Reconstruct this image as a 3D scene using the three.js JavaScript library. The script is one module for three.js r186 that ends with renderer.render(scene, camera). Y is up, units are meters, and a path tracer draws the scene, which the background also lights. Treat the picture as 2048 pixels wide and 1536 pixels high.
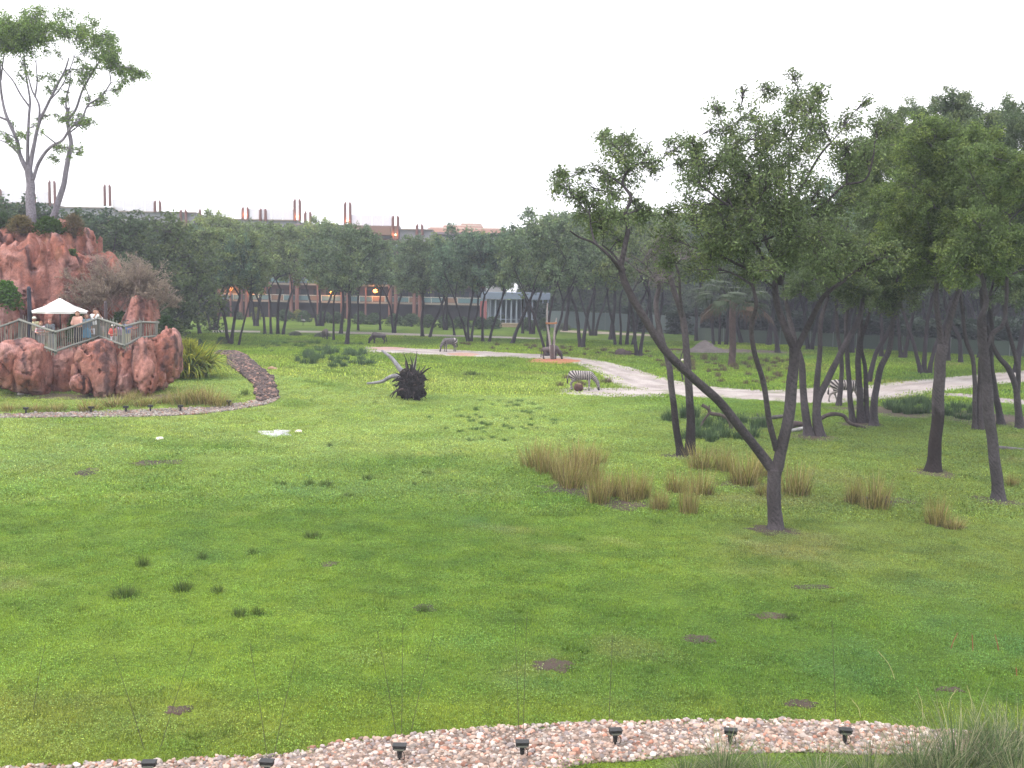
import * as THREE from 'three';
import { ImprovedNoise } from 'three/addons/math/ImprovedNoise.js';
import { mergeGeometries } from 'three/addons/utils/BufferGeometryUtils.js';
import { RoundedBoxGeometry } from 'three/addons/geometries/RoundedBoxGeometry.js';

// ---------------------------------------------------------------- camera, sky, sun, exposure
const scene = new THREE.Scene();
const EYE = 7, PITCH = Math.atan(203 / 2000), ROLL = 0.0175;
const camera = new THREE.PerspectiveCamera(2 * Math.atan(768 / 2000) * 180 / Math.PI, 4 / 3, 0.1, 3000);
camera.position.set(0, EYE, 0);
camera.rotation.order = 'YXZ';
camera.rotation.set(-PITCH, 0, ROLL);
camera.updateMatrixWorld(true);
camera.focus = 24; camera.userData.fStop = 3.2;
{
  // an even, bright overcast sky: a little brighter overhead, very slightly lilac near the horizon
  const W = 64, H = 32, data = new Float32Array(W * H * 4);
  for (let r = 0; r < H; r++) for (let c = 0; c < W; c++) {
    const up = Math.sin(((r + 0.5) / H - 0.5) * Math.PI), k = Math.max(0, up);
    const L = 0.70 + 0.62 * k;
    data.set([L * 1.0, L * 0.995, L * 1.04, 1], (r * W + c) * 4);
  }
  const sky = new THREE.DataTexture(data, W, H, THREE.RGBAFormat, THREE.FloatType);
  sky.magFilter = THREE.LinearFilter; sky.mapping = THREE.EquirectangularReflectionMapping; sky.needsUpdate = true;
  scene.background = sky; scene.environment = sky;
}
const sun = new THREE.DirectionalLight(0xfff0e2, 1.1);
sun.position.set(-70, 110, -10); sun.target.position.set(0, 0, -60);
sun.castShadow = true; sun.shadow.radius = 34; sun.shadow.mapSize.set(2048, 2048);
Object.assign(sun.shadow.camera, { left: -140, right: 140, top: 140, bottom: -140, near: 1, far: 400 });
scene.add(sun, sun.target);
scene.fog = new THREE.FogExp2(new THREE.Color(0.80, 0.86, 1.0), 0.0007);
const renderer = new THREE.WebGLRenderer({ antialias: true });
renderer.toneMapping = THREE.LinearToneMapping;
renderer.toneMappingExposure = 2.25;
renderer.shadowMap.enabled = true;

// ---------------------------------------------------------------- helpers
const mulberry = (s) => () => { s = (s + 0x6d2b79f5) | 0; let t = Math.imul(s ^ (s >>> 15), 1 | s); t = (t + Math.imul(t ^ (t >>> 7), 61 | t)) ^ t; return ((t ^ (t >>> 14)) >>> 0) / 4294967296; };
let rnd = mulberry(7);
const seed = (n) => { rnd = mulberry(n * 7919 + 13); };
const R = (a, b) => a + (b - a) * rnd();
const V = (x, y, z) => new THREE.Vector3(x, y, z);
const clamp = (x, a, b) => Math.min(b, Math.max(a, x));
const smooth = (x, a, b) => { const t = clamp((x - a) / (b - a), 0, 1); return t * t * (3 - 2 * t); };
const lerp = (a, b, t) => a + (b - a) * t;
const IN = new ImprovedNoise();
const noise = (x, y, z = 0) => IN.noise(x + 131.3, y + 57.7, z + 91.1);
const fbm = (x, y, z = 0, n = 4) => { let s = 0, a = 0.5, f = 1; for (let i = 0; i < n; i++) { s += a * noise(x * f, y * f, z * f + i * 7.3); a *= 0.5; f *= 2.03; } return s; };

const used = new Map();
function numbered(name) { const n = used.get(name) || 0; used.set(name, n + 1); return n ? name + '_' + String(n).padStart(3, '0') : name; }
function meshOf(geo, mat) { const m = new THREE.Mesh(geo, mat); m.castShadow = m.receiveShadow = true; return m; }
function tag(o, label, category, group) { o.userData = { ...o.userData, label, category }; if (group) o.userData.group = group; return o; }
function thing(name, label, category, pos = [0, 0, 0], turn = 0, group) {
  const o = new THREE.Group(); o.name = numbered(name); scene.add(o); o.position.set(...(pos.isVector3 ? pos.toArray() : pos)); o.rotation.y = turn; return tag(o, label, category, group);
}
function solo(name, geo, mat, label, category, pos = [0, 0, 0], group) {
  const o = meshOf(geo, mat); o.name = numbered(name); scene.add(o); o.position.set(...(pos.isVector3 ? pos.toArray() : pos)); return tag(o, label, category, group);
}
function part(name, geo, mat, parent) { const o = meshOf(geo, mat); o.name = name; parent.add(o); return o; }
function struct(name, geo, mat) { const o = meshOf(geo, mat); o.name = numbered(name); o.userData.kind = 'structure'; scene.add(o); return o; }
function copy(root, label, group) { const c = root.clone(); c.name = numbered(root.userData.base || root.name.replace(/_\d{3}$/, '')); scene.add(c); c.userData = { ...root.userData }; if (label) c.userData.label = label; if (group) c.userData.group = group; return c; }

// the ground's height everywhere: nearly level, a low bank on the left where the rocks stand, a soft ridge in the lawn
function ground(x, z) {
  const d = -z;
  let y = 0.95 * smooth(d, 40, 53) * smooth(-x, 5, 15) * (1 - smooth(d, 70, 110));
  y += 0.22 * Math.exp(-((x + 11.5) ** 2) / 14 - ((d - 37) ** 2) / 6);
  y += 0.022 * noise(x * 0.75, z * 0.75, 2) * (1 - smooth(d, 45, 60));
  y += 0.12 * noise(x * 0.07, z * 0.07) * smooth(d, 18, 30);
  y += 0.05 * noise(x * 0.2, z * 0.2, 4) * smooth(d, 18, 24) * (1 - smooth(d, 60, 80));
  return y;
}
const rayDir = (px, py) => V((px - 1024) / 2000, -(py - 768) / 2000, -1).applyQuaternion(camera.quaternion);
function at(px, py, d) { const v = rayDir(px, py); return v.multiplyScalar(d / -v.z).add(camera.position); }     // the point seen at a pixel of the photograph, d metres ahead
function P(px, py) {                                                                                              // the point of the ground seen there
  const v = rayDir(px, py); v.multiplyScalar(1 / -v.z);
  let a = 5, b = 5; const h = (d) => EYE + v.y * d - ground(v.x * d, -d);
  while (h(b) > 0 && b < 420) { a = b; b += 1; }
  for (let i = 0; i < 24; i++) { const m = (a + b) / 2; h(m) > 0 ? (a = m) : (b = m); }
  return V(v.x * b, ground(v.x * b, -b), -b);
}
const onGround = (x, z, up = 0) => V(x, ground(x, z) + up, z);

class MB {                                         // collects triangles with colours
  constructor() { this.p = []; this.c = []; this.i = []; this.n = null; }
  get count() { return this.p.length / 3; }
  v(x, y, z, c) { this.p.push(x, y, z); this.c.push(c[0], c[1], c[2]); return this.p.length / 3 - 1; }
  tri(a, b, c, col) { const s = this.v(...a, col); this.v(...b, col); this.v(...c, col); this.i.push(s, s + 1, s + 2); }
  tube(pts, rad, sides, col, cap = true) {         // tapered tube along points; rad(t) in metres; col(t, p) or a colour
    const n = pts.length, up = V(0, 0, 0), s0 = this.count; let ref = null;
    for (let k = 0; k < n; k++) {
      const t = pts[Math.min(n - 1, k + 1)].clone().sub(pts[Math.max(0, k - 1)]).normalize();
      if (!ref) ref = Math.abs(t.y) > 0.8 ? V(1, 0, 0) : V(0, 1, 0);
      const a = ref.clone().sub(t.clone().multiplyScalar(ref.dot(t))).normalize(), b = t.clone().cross(a); ref = a;
      const f = k / (n - 1), r = rad(f);
      for (let j = 0; j < sides; j++) {
        const w = (j / sides) * 2 * Math.PI, x = Math.cos(w) * r, y = Math.sin(w) * r, p = pts[k];
        up.set(p.x + a.x * x + b.x * y, p.y + a.y * x + b.y * y, p.z + a.z * x + b.z * y);
        this.v(up.x, up.y, up.z, typeof col === 'function' ? col(f, up) : col);
      }
    }
    for (let k = 0; k < n - 1; k++) for (let j = 0; j < sides; j++) {
      const q = s0 + k * sides + j, w = s0 + k * sides + (j + 1) % sides;
      this.i.push(q, w, q + sides, w, w + sides, q + sides);
    }
    if (cap) { const last = s0 + (n - 1) * sides, c0 = typeof col === 'function' ? col(1, pts[n - 1]) : col, e = this.v(pts[n - 1].x, pts[n - 1].y, pts[n - 1].z, c0); for (let j = 0; j < sides; j++) this.i.push(last + j, last + (j + 1) % sides, e); }
  }
  leaf(p, dir, side, len, wid, col, fold = 0.25) { // a pointed leaf of two faces, slightly folded
    const n = dir.clone().cross(side).multiplyScalar(wid * fold), m = p.clone().addScaledVector(dir, len * 0.45);
    const a = this.v(p.x, p.y, p.z, col), b = this.v(m.x + side.x * wid / 2 + n.x, m.y + side.y * wid / 2 + n.y, m.z + side.z * wid / 2 + n.z, col),
      c = this.v(p.x + dir.x * len, p.y + dir.y * len, p.z + dir.z * len, col), d = this.v(m.x - side.x * wid / 2 + n.x, m.y - side.y * wid / 2 + n.y, m.z - side.z * wid / 2 + n.z, col);
    this.i.push(a, b, c, a, c, d);
  }
  blade(p, h, w, az, lean, bend, col, segs = 2) {   // a grass blade: a narrow strip that leans and bends over
    const dx = Math.cos(az), dz = Math.sin(az), s = this.count; let x = 0, y = 0, ang = lean;
    for (let k = 0; k <= segs; k++) {
      const ww = w * (1 - k / segs) * 0.5 + (k === segs ? 0.0004 : w * 0.12);
      this.v(p[0] + dx * x - dz * ww, p[1] + y, p[2] + dz * x + dx * ww, col); this.v(p[0] + dx * x + dz * ww, p[1] + y, p[2] + dz * x - dx * ww, col);
      x += Math.sin(ang) * h / segs; y += Math.cos(ang) * h / segs; ang += bend;
    }
    for (let k = 0; k < segs; k++) { const q = s + 2 * k; this.i.push(q, q + 1, q + 2, q + 1, q + 3, q + 2); }
  }
  geo(flat = false) {
    let g = new THREE.BufferGeometry();
    g.setAttribute('position', new THREE.Float32BufferAttribute(this.p, 3)); g.setAttribute('color', new THREE.Float32BufferAttribute(this.c, 3)); g.setIndex(this.i);
    if (flat) g = g.toNonIndexed();
    g.computeVertexNormals(); return g;
  }
}
function nets(f, lo, hi, cell, colour) {            // the surface f = 0 as a smooth mesh (surface nets)
  const n = [0, 1, 2].map((k) => Math.ceil((hi[k] - lo[k]) / cell) + 1), [nx, ny, nz] = n, val = new Float32Array(nx * ny * nz), id = (i, j, k) => (k * ny + j) * nx + i;
  for (let k = 0; k < nz; k++) for (let j = 0; j < ny; j++) for (let i = 0; i < nx; i++) val[id(i, j, k)] = f(lo[0] + i * cell, lo[1] + j * cell, lo[2] + k * cell);
  const at = new Int32Array(nx * ny * nz).fill(-1), pos = [], col = [], idx = [];
  const C = [[0, 0, 0], [1, 0, 0], [0, 1, 0], [1, 1, 0], [0, 0, 1], [1, 0, 1], [0, 1, 1], [1, 1, 1]], E = [[0, 1], [2, 3], [4, 5], [6, 7], [0, 2], [1, 3], [4, 6], [5, 7], [0, 4], [1, 5], [2, 6], [3, 7]], v8 = new Float32Array(8);
  for (let k = 0; k < nz - 1; k++) for (let j = 0; j < ny - 1; j++) for (let i = 0; i < nx - 1; i++) {
    let m = 0; for (let c = 0; c < 8; c++) { v8[c] = val[id(i + C[c][0], j + C[c][1], k + C[c][2])]; if (v8[c] < 0) m++; }
    if (!m || m === 8) continue;
    let x = 0, y = 0, z = 0, q = 0;
    for (const [a, b] of E) if ((v8[a] < 0) !== (v8[b] < 0)) { const t = v8[a] / (v8[a] - v8[b]); x += lerp(C[a][0], C[b][0], t); y += lerp(C[a][1], C[b][1], t); z += lerp(C[a][2], C[b][2], t); q++; }
    x = lo[0] + (i + x / q) * cell; y = lo[1] + (j + y / q) * cell; z = lo[2] + (k + z / q) * cell;
    at[id(i, j, k)] = pos.length / 3; pos.push(x, y, z); if (colour) col.push(...colour(x, y, z));
  }
  const quad = (a, b, c, d, flip) => { if (a < 0 || b < 0 || c < 0 || d < 0) return; flip ? idx.push(a, c, b, a, d, c) : idx.push(a, b, c, a, c, d); };
  for (let k = 1; k < nz - 1; k++) for (let j = 1; j < ny - 1; j++) for (let i = 1; i < nx - 1; i++) {
    const s = val[id(i, j, k)] < 0;
    if (s !== (val[id(i + 1, j, k)] < 0)) quad(at[id(i, j - 1, k - 1)], at[id(i, j, k - 1)], at[id(i, j, k)], at[id(i, j - 1, k)], !s);
    if (s !== (val[id(i, j + 1, k)] < 0)) quad(at[id(i - 1, j, k - 1)], at[id(i - 1, j, k)], at[id(i, j, k)], at[id(i, j, k - 1)], !s);
    if (s !== (val[id(i, j, k + 1)] < 0)) quad(at[id(i - 1, j - 1, k)], at[id(i, j - 1, k)], at[id(i, j, k)], at[id(i - 1, j, k)], !s);
  }
  const g = new THREE.BufferGeometry(); g.setAttribute('position', new THREE.Float32BufferAttribute(pos, 3)); if (colour) g.setAttribute('color', new THREE.Float32BufferAttribute(col, 3));
  g.setIndex(idx); g.computeVertexNormals(); return g;
}
const cap = (x, y, z, b) => {                       // distance to a tapered capsule b = [ax, ay, az, ra, bx, by, bz, rb]
  const ux = b[4] - b[0], uy = b[5] - b[1], uz = b[6] - b[2], wx = x - b[0], wy = y - b[1], wz = z - b[2];
  const t = clamp((ux * wx + uy * wy + uz * wz) / (ux * ux + uy * uy + uz * uz + 1e-9), 0, 1);
  return Math.hypot(wx - ux * t, wy - uy * t, wz - uz * t) - lerp(b[3], b[7], t);
};
const smin = (a, b, k) => { const h = Math.max(k - Math.abs(a - b), 0) / k; return Math.min(a, b) - h * h * k * 0.25; };
const body = (bones, k) => (x, y, z) => { let d = 9; for (const b of bones) d = smin(d, cap(x, y, z, b), k); return d; };
const boxOf = (bones, m) => { const lo = [9, 9, 9], hi = [-9, -9, -9]; for (const b of bones) for (let k = 0; k < 3; k++) { lo[k] = Math.min(lo[k], b[k] - b[3] - m, b[4 + k] - b[7] - m); hi[k] = Math.max(hi[k], b[k] + b[3] + m, b[4 + k] + b[7] + m); } return [lo, hi]; };
const curve = (pts, n) => new THREE.CatmullRomCurve3(pts, false, 'centripetal').getPoints(n);
const box = (w, h, d, x = 0, y = 0, z = 0, r = 0) => (r ? new RoundedBoxGeometry(w, h, d, 2, r) : new THREE.BoxGeometry(w, h, d)).translate(x, y, z);
const std = (o) => new THREE.MeshStandardMaterial({ roughness: 0.9, ...o });
const lin = (r, g, b) => new THREE.Color().setRGB(r, g, b);

// ---------------------------------------------------------------- textures
function noiseTexture(size, fn, repeat, srgb) {
  const data = new Uint8Array(size * size * 4);
  for (let y = 0; y < size; y++) for (let x = 0; x < size; x++) { const c = fn(x / size, y / size, x, y); data.set([clamp(c[0] * 255, 0, 255), clamp(c[1] * 255, 0, 255), clamp(c[2] * 255, 0, 255), 255], (y * size + x) * 4); }
  const t = new THREE.DataTexture(data, size, size); t.wrapS = t.wrapT = THREE.RepeatWrapping; t.magFilter = THREE.LinearFilter; t.minFilter = THREE.LinearMipmapLinearFilter; t.generateMipmaps = true;
  if (srgb) t.colorSpace = THREE.SRGBColorSpace; t.repeat.set(repeat, repeat); t.needsUpdate = true; return t;
}
const tileNoise = (u, v, f, z) => {               // noise that repeats after u, v = 1
  const s = (a, b) => noise(a * f, b * f, z), wu = u, wv = v;
  return lerp(lerp(s(u, v), s(u - 1, v), wu), lerp(s(u, v - 1), s(u - 1, v - 1), wu), wv) * 1.3;
};
const grainMap = noiseTexture(512, (u, v) => { const k = 0.8 + 0.35 * tileNoise(u, v, 70, 1) + 0.25 * tileNoise(u, v, 24, 2) + 0.15 * tileNoise(u, v, 150, 9); return [k, k, k]; }, 1);
const bumpMap = noiseTexture(512, (u, v) => { const k = 0.5 + 0.45 * tileNoise(u, v, 18, 3) + 0.3 * tileNoise(u, v, 60, 4) + 0.15 * tileNoise(u, v, 140, 5); return [k, k, k]; }, 1);
const barkBump = noiseTexture(256, (u, v) => { const k = 0.5 + 0.6 * tileNoise(u * 1, v, 30, 6) + 0.3 * tileNoise(u, v, 70, 7); return [k, k, k]; }, 1);
const barkMap = noiseTexture(512, (u, v) => { const k = 0.78 + 0.5 * tileNoise(u, v, 34, 12) + 0.45 * tileNoise(u, v, 9, 14) + 0.2 * tileNoise(u, v, 90, 15); return [k, k * 0.985, k]; }, 1);

// ---------------------------------------------------------------- the ground and its lawn
const M = {
  lawn: new THREE.MeshPhysicalMaterial({ vertexColors: true, roughness: 1, specularIntensity: 0.2, map: grainMap, bumpMap, bumpScale: 0.05 }),
  blade: new THREE.MeshPhysicalMaterial({ vertexColors: true, roughness: 0.9, specularIntensity: 0.15, transmission: 0.3, thickness: 0, side: THREE.DoubleSide }),
  sand: std({ vertexColors: true, roughness: 1, map: grainMap, bumpMap, bumpScale: 0.04 }),
  stone: std({ vertexColors: true, roughness: 0.85 }),
  bark: std({ vertexColors: true, roughness: 0.95 }),
  leaf: new THREE.MeshPhysicalMaterial({ vertexColors: true, roughness: 0.85, specularIntensity: 0.25, transmission: 0.42, thickness: 0, side: THREE.DoubleSide }),
  rock: new THREE.MeshPhysicalMaterial({ vertexColors: true, roughness: 0.9, specularIntensity: 0.3, map: grainMap, bumpMap, bumpScale: 0.05 }),
  skin: std({ vertexColors: true, roughness: 0.8 }),
  fur: std({ vertexColors: true, roughness: 0.9 }),
};
function uvMetres(g, s = 1) { const p = g.attributes.position, uv = new Float32Array(p.count * 2); for (let i = 0; i < p.count; i++) { uv[2 * i] = (p.getX(i) + 0.31 * p.getY(i)) / s; uv[2 * i + 1] = (p.getZ(i) + 0.93 * p.getY(i)) / s; } g.setAttribute('uv', new THREE.BufferAttribute(uv, 2)); return g; }
const mixc = (a, b, t) => [lerp(a[0], b[0], t), lerp(a[1], b[1], t), lerp(a[2], b[2], t)];
function lawnColour(x, z) {
  const d = -z, n1 = fbm(x * 0.06, z * 0.06, 1, 3), n2 = fbm(x * 0.22, z * 0.22, 5, 3), n3 = fbm(x * 0.8, z * 0.8, 9, 2);
  const n4 = fbm(x * 2.1, z * 2.1, 23, 2);
  let c = mixc([0.088, 0.152, 0.026], [0.15, 0.222, 0.034], smooth(n1 + 0.5 * n2 + 0.5 * n3, -0.4, 0.5));
  c = mixc(c, [0.062, 0.132, 0.042], 0.8 * smooth(n2 - 0.4 * n1 + 0.35 * n3, 0.12, 0.5));              // cooler clover
  c = mixc(c, [0.185, 0.172, 0.075], 0.65 * smooth(fbm(x * 0.13, z * 0.2, 17, 3) + 0.4 * n3 + 0.2 * n4, 0.08, 0.5));     // dry, thin places
  c = mixc(c, [0.15, 0.16, 0.06], 0.4 * smooth(x, 2, 9) * smooth(d, 20, 26) * (1 - smooth(d, 48, 60)));    // duller under the trees
  c = mixc(c, [0.18, 0.215, 0.03], 0.5 * smooth(d, 17.2, 15.7) * smooth(n3, -0.45, 0.15));               // yellow moss along the gravel
  c = mixc(c, [0.225, 0.28, 0.08], 0.8 * smooth(d, 27, 44) * (1 - smooth(d, 66, 84)) * smooth(-x, -12, 0) * smooth(n2, -0.5, 0.1));
  const k = (1.06 + 0.4 * n4 + 0.22 * n3) * lerp(0.95, 1, smooth(d, 20, 34)); return [c[0] * k * 0.96, c[1] * k, c[2] * k * 0.88];
}
// places without grass: polygons given by the pixels of the photograph where their rims lie on the ground
const bare = [];
const inside = (poly, x, z) => { let c = false; for (let i = 0, j = poly.length - 1; i < poly.length; j = i++) { const a = poly[i], b = poly[j]; if (a[1] > z !== b[1] > z && x < ((b[0] - a[0]) * (z - a[1])) / (b[1] - a[1]) + a[0]) c = !c; } return c; };
const isBare = (x, z) => bare.some((b) => x > b.x0 && x < b.x1 && z > b.z0 && z < b.z1 && inside(b.poly, x, z));
function addBare(pts) { const poly = pts.map((p) => [p.x, p.z]); bare.push({ poly, x0: Math.min(...poly.map((p) => p[0])), x1: Math.max(...poly.map((p) => p[0])), z0: Math.min(...poly.map((p) => p[1])), z1: Math.max(...poly.map((p) => p[1])) }); }
{
  const zs = [], xs = [0];
  for (let d = -14, s = 0.5; d < 520; d += s) { zs.push(-d); if (d > 36) s = 0.85; if (d > 120) s *= 1.08; }
  for (let x = 0, s = 0.7; x < 460; ) { if (x > 28) s = 1; if (x > 70) s *= 1.1; x += s; xs.push(x); xs.unshift(-x); }
  const p = [], c = [], idx = [];
  for (const z of zs) for (const x of xs) { p.push(x, ground(x, z), z); c.push(...lawnColour(x, z)); }
  for (let j = 0; j < zs.length - 1; j++) for (let i = 0; i < xs.length - 1; i++) { const a = j * xs.length + i; idx.push(a, a + 1, a + xs.length, a + 1, a + xs.length + 1, a + xs.length); }
  const g = new THREE.BufferGeometry(); g.setAttribute('position', new THREE.Float32BufferAttribute(p, 3)); g.setAttribute('color', new THREE.Float32BufferAttribute(c, 3)); g.setIndex(idx); g.computeVertexNormals();
  struct('lawn', uvMetres(g, 2.3), M.lawn);
}
// a sheet on the ground between two rims, each a list of photograph pixels; its edges are ragged
function ribbon(name, far, near, colour, lift, ragged = 0.3, rows = 7, seg = 9, keep = true) {
  const ex = (l) => { const out = []; for (let i = 0; i < l.length - 1; i++) for (let k = 0; k < seg; k++) out.push(P(lerp(l[i][0], l[i + 1][0], k / seg), lerp(l[i][1], l[i + 1][1], k / seg))); out.push(P(...l[l.length - 1])); return out; };
  const a = ex(far), b = ex(near), n = Math.max(a.length, b.length), A = [], B = [], pick = (l, t) => { const f = t * (l.length - 1), i = Math.min(l.length - 2, Math.floor(f)); return l[i].clone().lerp(l[i + 1], f - i); };
  for (let i = 0; i < n; i++) { const t = i / (n - 1), p = pick(a, t), q = pick(b, t); const w = ragged * (0.5 + 0.5 * clamp(p.distanceTo(q) / 3, 0, 1)); const ax = q.clone().sub(p).normalize(); A.push(p.addScaledVector(ax, w * fbm(p.x * 0.9, p.z * 0.9, 3, 3))); B.push(q.addScaledVector(ax, w * fbm(q.x * 0.9, q.z * 0.9, 8, 3))); }
  const pos = [], col = [], idx = [];
  for (let i = 0; i < n; i++) for (let j = 0; j <= rows; j++) { const q = A[i].clone().lerp(B[i], j / rows); pos.push(q.x, ground(q.x, q.z) + (j === 0 || j === rows ? 0.004 : lift), q.z); col.push(...colour(q.x, q.z, j / rows)); }
  for (let i = 0; i < n - 1; i++) for (let j = 0; j < rows; j++) { const q = i * (rows + 1) + j; idx.push(q, q + 1, q + rows + 1, q + 1, q + rows + 2, q + rows + 1); }
  const g = new THREE.BufferGeometry(); g.setAttribute('position', new THREE.Float32BufferAttribute(pos, 3)); g.setAttribute('color', new THREE.Float32BufferAttribute(col, 3)); g.setIndex(idx); g.computeVertexNormals();
  if (keep) addBare([...A, ...[...B].reverse()]);
  return struct(name, uvMetres(g, 2.1), M.sand);
}
function patch(name, px, py, rx, ry, colour, lift = 0.02, wob = 0.35) {   // a ragged round patch of bare earth
  const c = P(px, py), ex = Math.abs(P(px + rx, py).x - c.x), ez = Math.abs(P(px, py - ry).z - P(px, py + ry).z) / 2, N = 40, rings = 5, pos = [c.x, ground(c.x, c.z) + lift, c.z], col = [...colour(c.x, c.z)], idx = [], rim = [];
  for (let k = 1; k <= rings; k++) for (let i = 0; i < N; i++) {
    const w = (i / N) * 2 * Math.PI, f = (k / rings) * (1 + wob * fbm(Math.cos(w) * 1.7 + px, Math.sin(w) * 1.7 + py, 2, 3) * 1.6), x = c.x + Math.cos(w) * ex * f, z = c.z + Math.sin(w) * ez * f;
    pos.push(x, ground(x, z) + (k === rings ? 0.003 : lift), z); col.push(...colour(x, z)); if (k === rings) rim.push(V(x, 0, z));
  }
  for (let i = 0; i < N; i++) { const n = (i + 1) % N; idx.push(0, 1 + n, 1 + i); for (let k = 0; k < rings - 1; k++) { const a = 1 + k * N + i, b = 1 + k * N + n; idx.push(a, b, a + N, b, b + N, a + N); } }
  const g = new THREE.BufferGeometry(); g.setAttribute('position', new THREE.Float32BufferAttribute(pos, 3)); g.setAttribute('color', new THREE.Float32BufferAttribute(col, 3)); g.setIndex(idx); g.computeVertexNormals();
  addBare(rim.map((q) => V(c.x + (q.x - c.x) * 0.62, 0, c.z + (q.z - c.z) * 0.62))); return struct(name, uvMetres(g, 1.7), M.sand);
}
const sandy = (a, b) => (x, z) => mixc(a, b, smooth(fbm(x * 0.5, z * 0.5, 6, 4), -0.3, 0.35));
const SAND = sandy([0.36, 0.315, 0.30], [0.47, 0.43, 0.41]), EARTH = sandy([0.05, 0.034, 0.026], [0.10, 0.068, 0.05]);
ribbon('dirt_road', [[728, 693], [830, 697], [900, 699], [1000, 704], [1100, 710], [1190, 719], [1260, 734], [1330, 756], [1400, 771], [1480, 778], [1560, 780], [1640, 776], [1720, 772], [1800, 763], [1880, 755], [1960, 748], [2110, 736]],
  [[728, 704], [830, 708], [900, 712], [1000, 714], [1080, 718], [1150, 727], [1195, 746], [1225, 768], [1290, 784], [1400, 794], [1480, 798], [1570, 805], [1660, 807], [1720, 803], [1800, 795], [1880, 783], [1960, 774], [2110, 756]],
  (x, z, t) => { let c = SAND(x, z); c = mixc(c, [0.23, 0.2, 0.19], 0.7 * (Math.exp(-((t - 0.32) ** 2) / 0.006) + Math.exp(-((t - 0.66) ** 2) / 0.006)) * smooth(noise(x * 0.3, z * 0.3), -0.4, 0.2)); c = mixc(c, [0.17, 0.19, 0.08], 0.7 * smooth(fbm(x * 0.7, z * 0.7, 12, 3) + 0.5 * Math.abs(t - 0.5), 0.22, 0.5)); const k = 1 + 0.25 * fbm(x * 2, z * 2, 4, 2); return c.map((v) => v * k); }, 0.03, 1.5, 14);
ribbon('side_track', [[1870, 786], [1920, 786], [1980, 793], [2110, 806]], [[1850, 790], [1920, 793], [1980, 802], [2110, 818]], sandy([0.26, 0.22, 0.22], [0.37, 0.33, 0.33]), 0.02, 0.6);
patch('sandy_ground', 1215, 784, 112, 10, SAND, 0.025);
ribbon('far_path', [[590, 661], [760, 664.5], [880, 669], [960, 671], [1080, 676]], [[590, 664.5], [760, 669], [880, 673], [960, 675.5], [1080, 679]], sandy([0.27, 0.24, 0.215], [0.36, 0.33, 0.3]), 0.03, 0.8, 3);
ribbon('garden_path', [[425, 661], [460, 660], [520, 662]], [[425, 665], [460, 664], [520, 665]], sandy([0.3, 0.27, 0.24], [0.38, 0.35, 0.32]), 0.03, 0.8, 3);
ribbon('sandy_verge', [[1120, 660], [1200, 663], [1320, 670]], [[1120, 664], [1200, 668], [1320, 673]], sandy([0.38, 0.31, 0.24], [0.45, 0.38, 0.3]), 0.03, 1, 3);
patch('orange_clay_patch', 1108, 722, 56, 5.5, sandy([0.40, 0.15, 0.08], [0.5, 0.2, 0.12]), 0.05, 0.3);
patch('pink_clay_patch', 925, 709, 36, 3.5, sandy([0.42, 0.25, 0.19], [0.48, 0.31, 0.24]), 0.05, 0.3);
patch('pink_clay_patch', 775, 697, 42, 3.2, sandy([0.40, 0.25, 0.22], [0.46, 0.31, 0.27]), 0.05, 0.3);
patch('white_sand_patch', 553, 866, 30, 7.5, sandy([0.42, 0.43, 0.46], [0.6, 0.6, 0.64]), 0.03, 0.8);
for (const [x, y, rx, ry] of [[357, 1421, 30, 10], [1106, 1332, 42, 13], [1396, 1278, 32, 9], [1540, 1232, 36, 7], [1600, 1407, 30, 8], [172, 944, 22, 8], [1900, 1380, 26, 6], [1770, 1000, 60, 9], [1250, 1012, 52, 8], [1890, 1050, 34, 8], [660, 1128, 18, 5], [850, 1216, 22, 8], [320, 925, 46, 5], [1620, 1175, 42, 5], [1549, 1060, 46, 9], [1866, 946, 44, 8], [1996, 1003, 46, 9], [1630, 874, 44, 7], [1372, 913, 38, 7], [1722, 849, 42, 5], [1150, 978, 70, 12], [1250, 1004, 60, 8], [1490, 970, 50, 7]])
  patch('bare_earth', x, y, rx, ry, EARTH, 0.02, 0.8);
patch('brown_earth', 1780, 822, 120, 12, sandy([0.07, 0.055, 0.035], [0.12, 0.1, 0.06]), 0.03, 0.5);
patch('brown_earth', 1985, 838, 110, 16, sandy([0.075, 0.05, 0.04], [0.12, 0.085, 0.065]), 0.03, 0.5);
patch('brown_earth', 1470, 703, 150, 6, sandy([0.1, 0.085, 0.07], [0.15, 0.125, 0.11]), 0.03, 0.5);
patch('bank_soil', 205, 793, 230, 7, sandy([0.12, 0.1, 0.06], [0.2, 0.17, 0.11]), 0.02, 0.3);
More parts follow.
